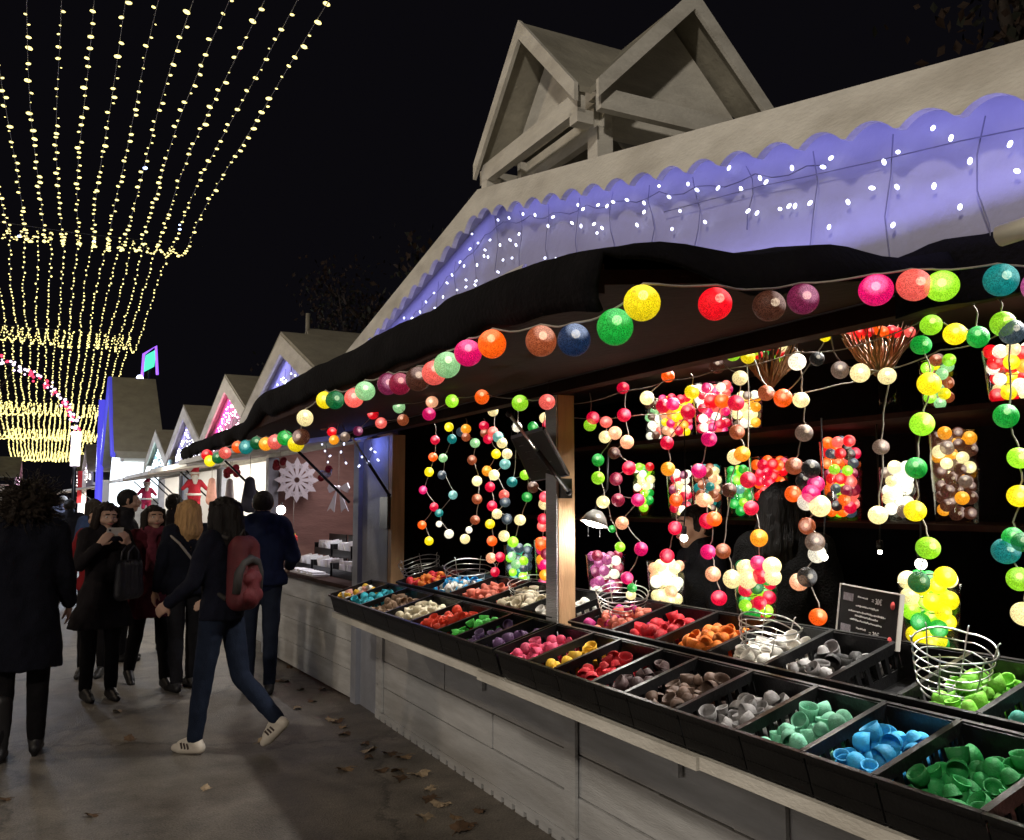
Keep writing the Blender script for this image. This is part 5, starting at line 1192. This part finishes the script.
# ------------------------------------------------------------------ overhead light curtain, bay after bay
LEDW = glow('warm_led', (1.0,.84,.30), 2.4, False)
bm_ = MB(); bm_.ball((0,0,0), .0145, 7, 5, 0, (1.5,.8,.75)); LEDBULB = bm_.mesh('led_bulb', LEDW)
BL = glow('cold_led', (.45,.55,1.0), 4.5, False); bm_ = MB(); bm_.ball((0,0,0), .022, 7, 5, 0, (1.3,.8,.8)); LEDBLUE = bm_.mesh('led_bulb', BL)
def zlow(ypx, Y): return onY(100, ypx, Y).z
BAYS = [(4.0, 17.2, 14.0, 237), (17.2, 28.5, 24.6, 346), (28.5, 44, 38.5, 417), (44, 60, 54, 441), (60, 78, 72, 462)]
NS_ = [14,17,21,22,22]
for bi, (ya, yb, ylo, ypx) in enumerate(BAYS):
    zl = zlow(ypx, ylo); zend = zl + (.9 if bi == 0 else 1.0)
    for k in range(NS_[bi]):
        f = k/(NS_[bi]-1)
        X = 1.63-.218*k
        pts = []; n_ = 60
        zst = [5.1,zlow(237,14.0)+.9,zlow(346,24.6)+1.0,zlow(417,38.5)+1.0,zlow(441,54)+1][bi]
        jig = R.uniform(-.06,.06)
        for i in range(n_+1):
            y = ya+(yb-ya)*i/n_
            if y < ylo: u = (ylo-y)/(ylo-ya); z = zl+jig*(1-u)+(zst-zl)*u**1.6
            else: u = (y-ylo)/(yb-ylo); z = zl+jig*(1-u)+(zend-zl)*u**1.8
            pts.append(V((X+.014*math.sin(y*.9+k)-.012*k*abs(math.sin(math.pi*i/n_))+.18*math.sin(math.pi*i/n_)*(f-.5), y, z)))
        t = thing('light_strand', ['warm white light strand of the nearest overhead bay','warm white light strand of the second overhead bay','warm white light strand of the third overhead bay','warm white light strand of the fourth overhead bay','warm white light strand of the farthest overhead bay'][bi], 'string lights', pts[0], group='strands of the overhead light curtain, bay %d' % (bi+1))
        b = MB(); b.tube(pts, .004, 4)
        step = [.235,.23,.25,.30,.38][bi]; acc = R.uniform(0,step); bulbs = []
        for a, c in zip(pts[:-1], pts[1:]):
            ln = (c-a).length
            while acc < ln: bulbs.append(a.lerp(c, acc/ln)+V((R.uniform(-.022,.022),0,R.uniform(-.02,.02)))); acc += step*R.uniform(.8,1.2)
            acc -= ln
        if bi == 0:
            part(b, 'cable', mat('strand_cable', (.10,.10,.13), .5), t)
            for j, p in enumerate(bulbs[:100]):
                o = link('led_bulb', LEDBLUE if R.random() < .012 else LEDBULB, t, p-V(t.location), (R.uniform(-.5,.5), 0, R.uniform(-.6,.6)))
                s_ = R.choice((.4,.6,.8,1,1,1.15,1.4)); o.scale = (s_, s_, s_)
            if len(bulbs) > 100:
                b = MB()
                for p in bulbs[100:]: b.ball(p, .02, 5, 4)
                part(b, 'led_bulbs', LEDW, t)['kind'] = 'stuff'
        else:
            part(b, 'cable', mat('strand_cable', (.10,.10,.13), .5), t)
            b = MB(); rr_ = [0,.017,.024,.034,.045][bi]
            for p in bulbs: b.ball(p, rr_*R.uniform(.7,1.15), 5, 4)
            part(b, 'led_bulbs', LEDW, t)['kind'] = 'stuff'
for i, (ya, yb, ylo, ypx) in enumerate(BAYS):
    zst = [5.1,zlow(237,14.0)+.9,zlow(346,24.6)+1.0,zlow(417,38.5)+1.0,zlow(441,54)+1][i]
    b = MB(); b.tube([(2.2,ya,zst+.05),(0,ya,zst+.01),(-5,ya,zst+.12)], .006, 5); tag(b.build('cross_cable', DARKCORD), 'dark cable across the street carrying the start of overhead bay %s' % ['one','two','three','four','five'][i], 'cable')

# ------------------------------------------------------------------ trees behind the chalets, almost lost in the dark
BARK = mat('bark', (.07,.055,.045), .9, .3, 8, .5, 30); LEAF = [mat('autumn_leaf', (.035,.018,.010), .8, .3, 5), mat('dark_leaf', (.016,.018,.010), .8, .3, 5)]
def tree(label, x, y, h, sp, seed):
    rr = random.Random(seed); t = thing('tree', label, 'tree', (x, y, 0)); b = MB(); tips = []
    b.tube([(0,0,0),(.1,.05,h*.25),(.0,.1,h*.5),(.1,0,h*.8)], [.28,.22,.16,.06], 9)
    for k in range(13):
        z0_ = h*rr.uniform(.28,.75); a = rr.uniform(0,6.28); l_ = sp*rr.uniform(.6,1.0)*(1.15-z0_/h*.6)
        p = V((0,0,z0_)); pts = [p]
        for i in range(4):
            p = p+V((math.cos(a)*l_/4, math.sin(a)*l_/4, l_*.18*rr.uniform(.5,1.5))); a += rr.uniform(-.3,.3); pts.append(p); tips.append(p)
        b.tube(pts, [.08,.06,.045,.03,.012], 6)
    b.build('trunk', BARK, t)
    c = MB()
    for p in tips:
        for q in range(3):
            cc_ = p+V((rr.gauss(0,.45), rr.gauss(0,.45), rr.gauss(0,.35)))
            for _ in range(34):
                o = cc_+V((rr.gauss(0,.28), rr.gauss(0,.28), rr.gauss(0,.22))); e = Euler((rr.uniform(0,6),rr.uniform(0,6),rr.uniform(0,6))).to_matrix(); s = rr.uniform(.04,.085)
                c.add([o+e @ V((-s,0,0)), o+e @ V((0,-s*.6,0)), o+e @ V((s,0,0)), o+e @ V((0,s*.6,.01))], [(0,1,2,3)], rr.choice((0,0,1)))
    c.build('crown', LEAF, t)
tree('dark autumn tree looming behind the near chalet roof', 8.2, 5.2, 8.5, 3.0, 4)
tree('dim tree behind the card chalet', 7.0, 13.0, 8.0, 2.8, 8)
tree('dim tree behind the low hut', 7.5, 24.0, 9.0, 3.0, 12)

tree('dark tree on the far left beyond the opposite stalls', -4.6, 50, 8.5, 3.4, 21)
# ------------------------------------------------------------------ light
def area(name, loc, aim, energy, size, col, sy=None):
    ld = bpy.data.lights.new(name, 'AREA'); ld.energy = energy; ld.size = size; ld.color = col
    if sy: ld.shape = 'RECTANGLE'; ld.size_y = sy
    o = link(name, ld, None, loc); o.rotation_euler = (V(aim)-V(loc)).to_track_quat('-Z', 'Y').to_euler(); return o
def spot(name, loc, aim, energy, ang, col, blend=.6, r=.04):
    ld = bpy.data.lights.new(name, 'SPOT'); ld.energy = energy; ld.spot_size = rad(ang); ld.spot_blend = blend; ld.color = col; ld.shadow_soft_size = r
    o = link(name, ld, None, loc); o.rotation_euler = (V(aim)-V(loc)).to_track_quat('-Z', 'Y').to_euler(); return o
def point(name, loc, energy, col, r=.05):
    ld = bpy.data.lights.new(name, 'POINT'); ld.energy = energy; ld.color = col; ld.shadow_soft_size = r; return link(name, ld, None, loc)
WARM, NEUT = (1,.80,.58), (1,.95,.88)
# shop spots tucked under the header, shining down on the crates
for y, e in ((1.3,150),(2.1,150),(2.9,125),(4.2,105),(5.3,105)):
    spot('shop_spot', (2.45, y, 2.36), (2.0, y+.05, .95), e, 95, NEUT, .7, .05)
point('clip_lamp_light', lp+V((-.02,-.02,-.06)), 5, NEUT, .05)
# street lighting of the market behind and to the left of the camera
point('street_lamp', (-4.5,-3.0,6.0), 1250, (1,.89,.74), .25)
point('street_lamp', (-5.5,9.0,6.0), 330, (1,.78,.55), .25)
# glow of the stalls on the opposite side
area('opposite_stalls', (-6.0,3.5,1.7), (0,4.5,.6), 55, 7, (1,.90,.82), 1.2)
point('far_stall_glow', (.9,11.4,1.9), 45, (1,.93,.76), .3)
point('far_stall_glow', (-.8,17,2.6), 140, (.7,.78,1), .3)
point('street_lamp', (-4.5,16.5,6.5), 420, (1,.82,.60), .25)  # added unseen lamp, lightens the tall chalet's roof
point('far_stall_glow', (-.2,28,3.0), 160, (.8,.85,1), .3)

w = bpy.data.worlds.new('World'); scene.world = w; w.use_nodes = True
bg = w.node_tree.nodes['Background']; bg.inputs['Color'].default_value = (.0030,.0027,.0038,1); bg.inputs['Strength'].default_value = 1.0

vs_ = scene.view_settings; vs_.view_transform = 'Standard'; vs_.look = 'None'; vs_.exposure = 0; vs_.gamma = 1; vs_.use_curve_mapping = False
scene.render.engine = 'CYCLES'
cy = scene.cycles; cy.use_denoising = True; cy.max_bounces = 6; cy.diffuse_bounces = 3; cy.glossy_bounces = 3; cy.transparent_max_bounces = 16
cy.sample_clamp_indirect = 4; cy.caustics_reflective = False; cy.caustics_refractive = False
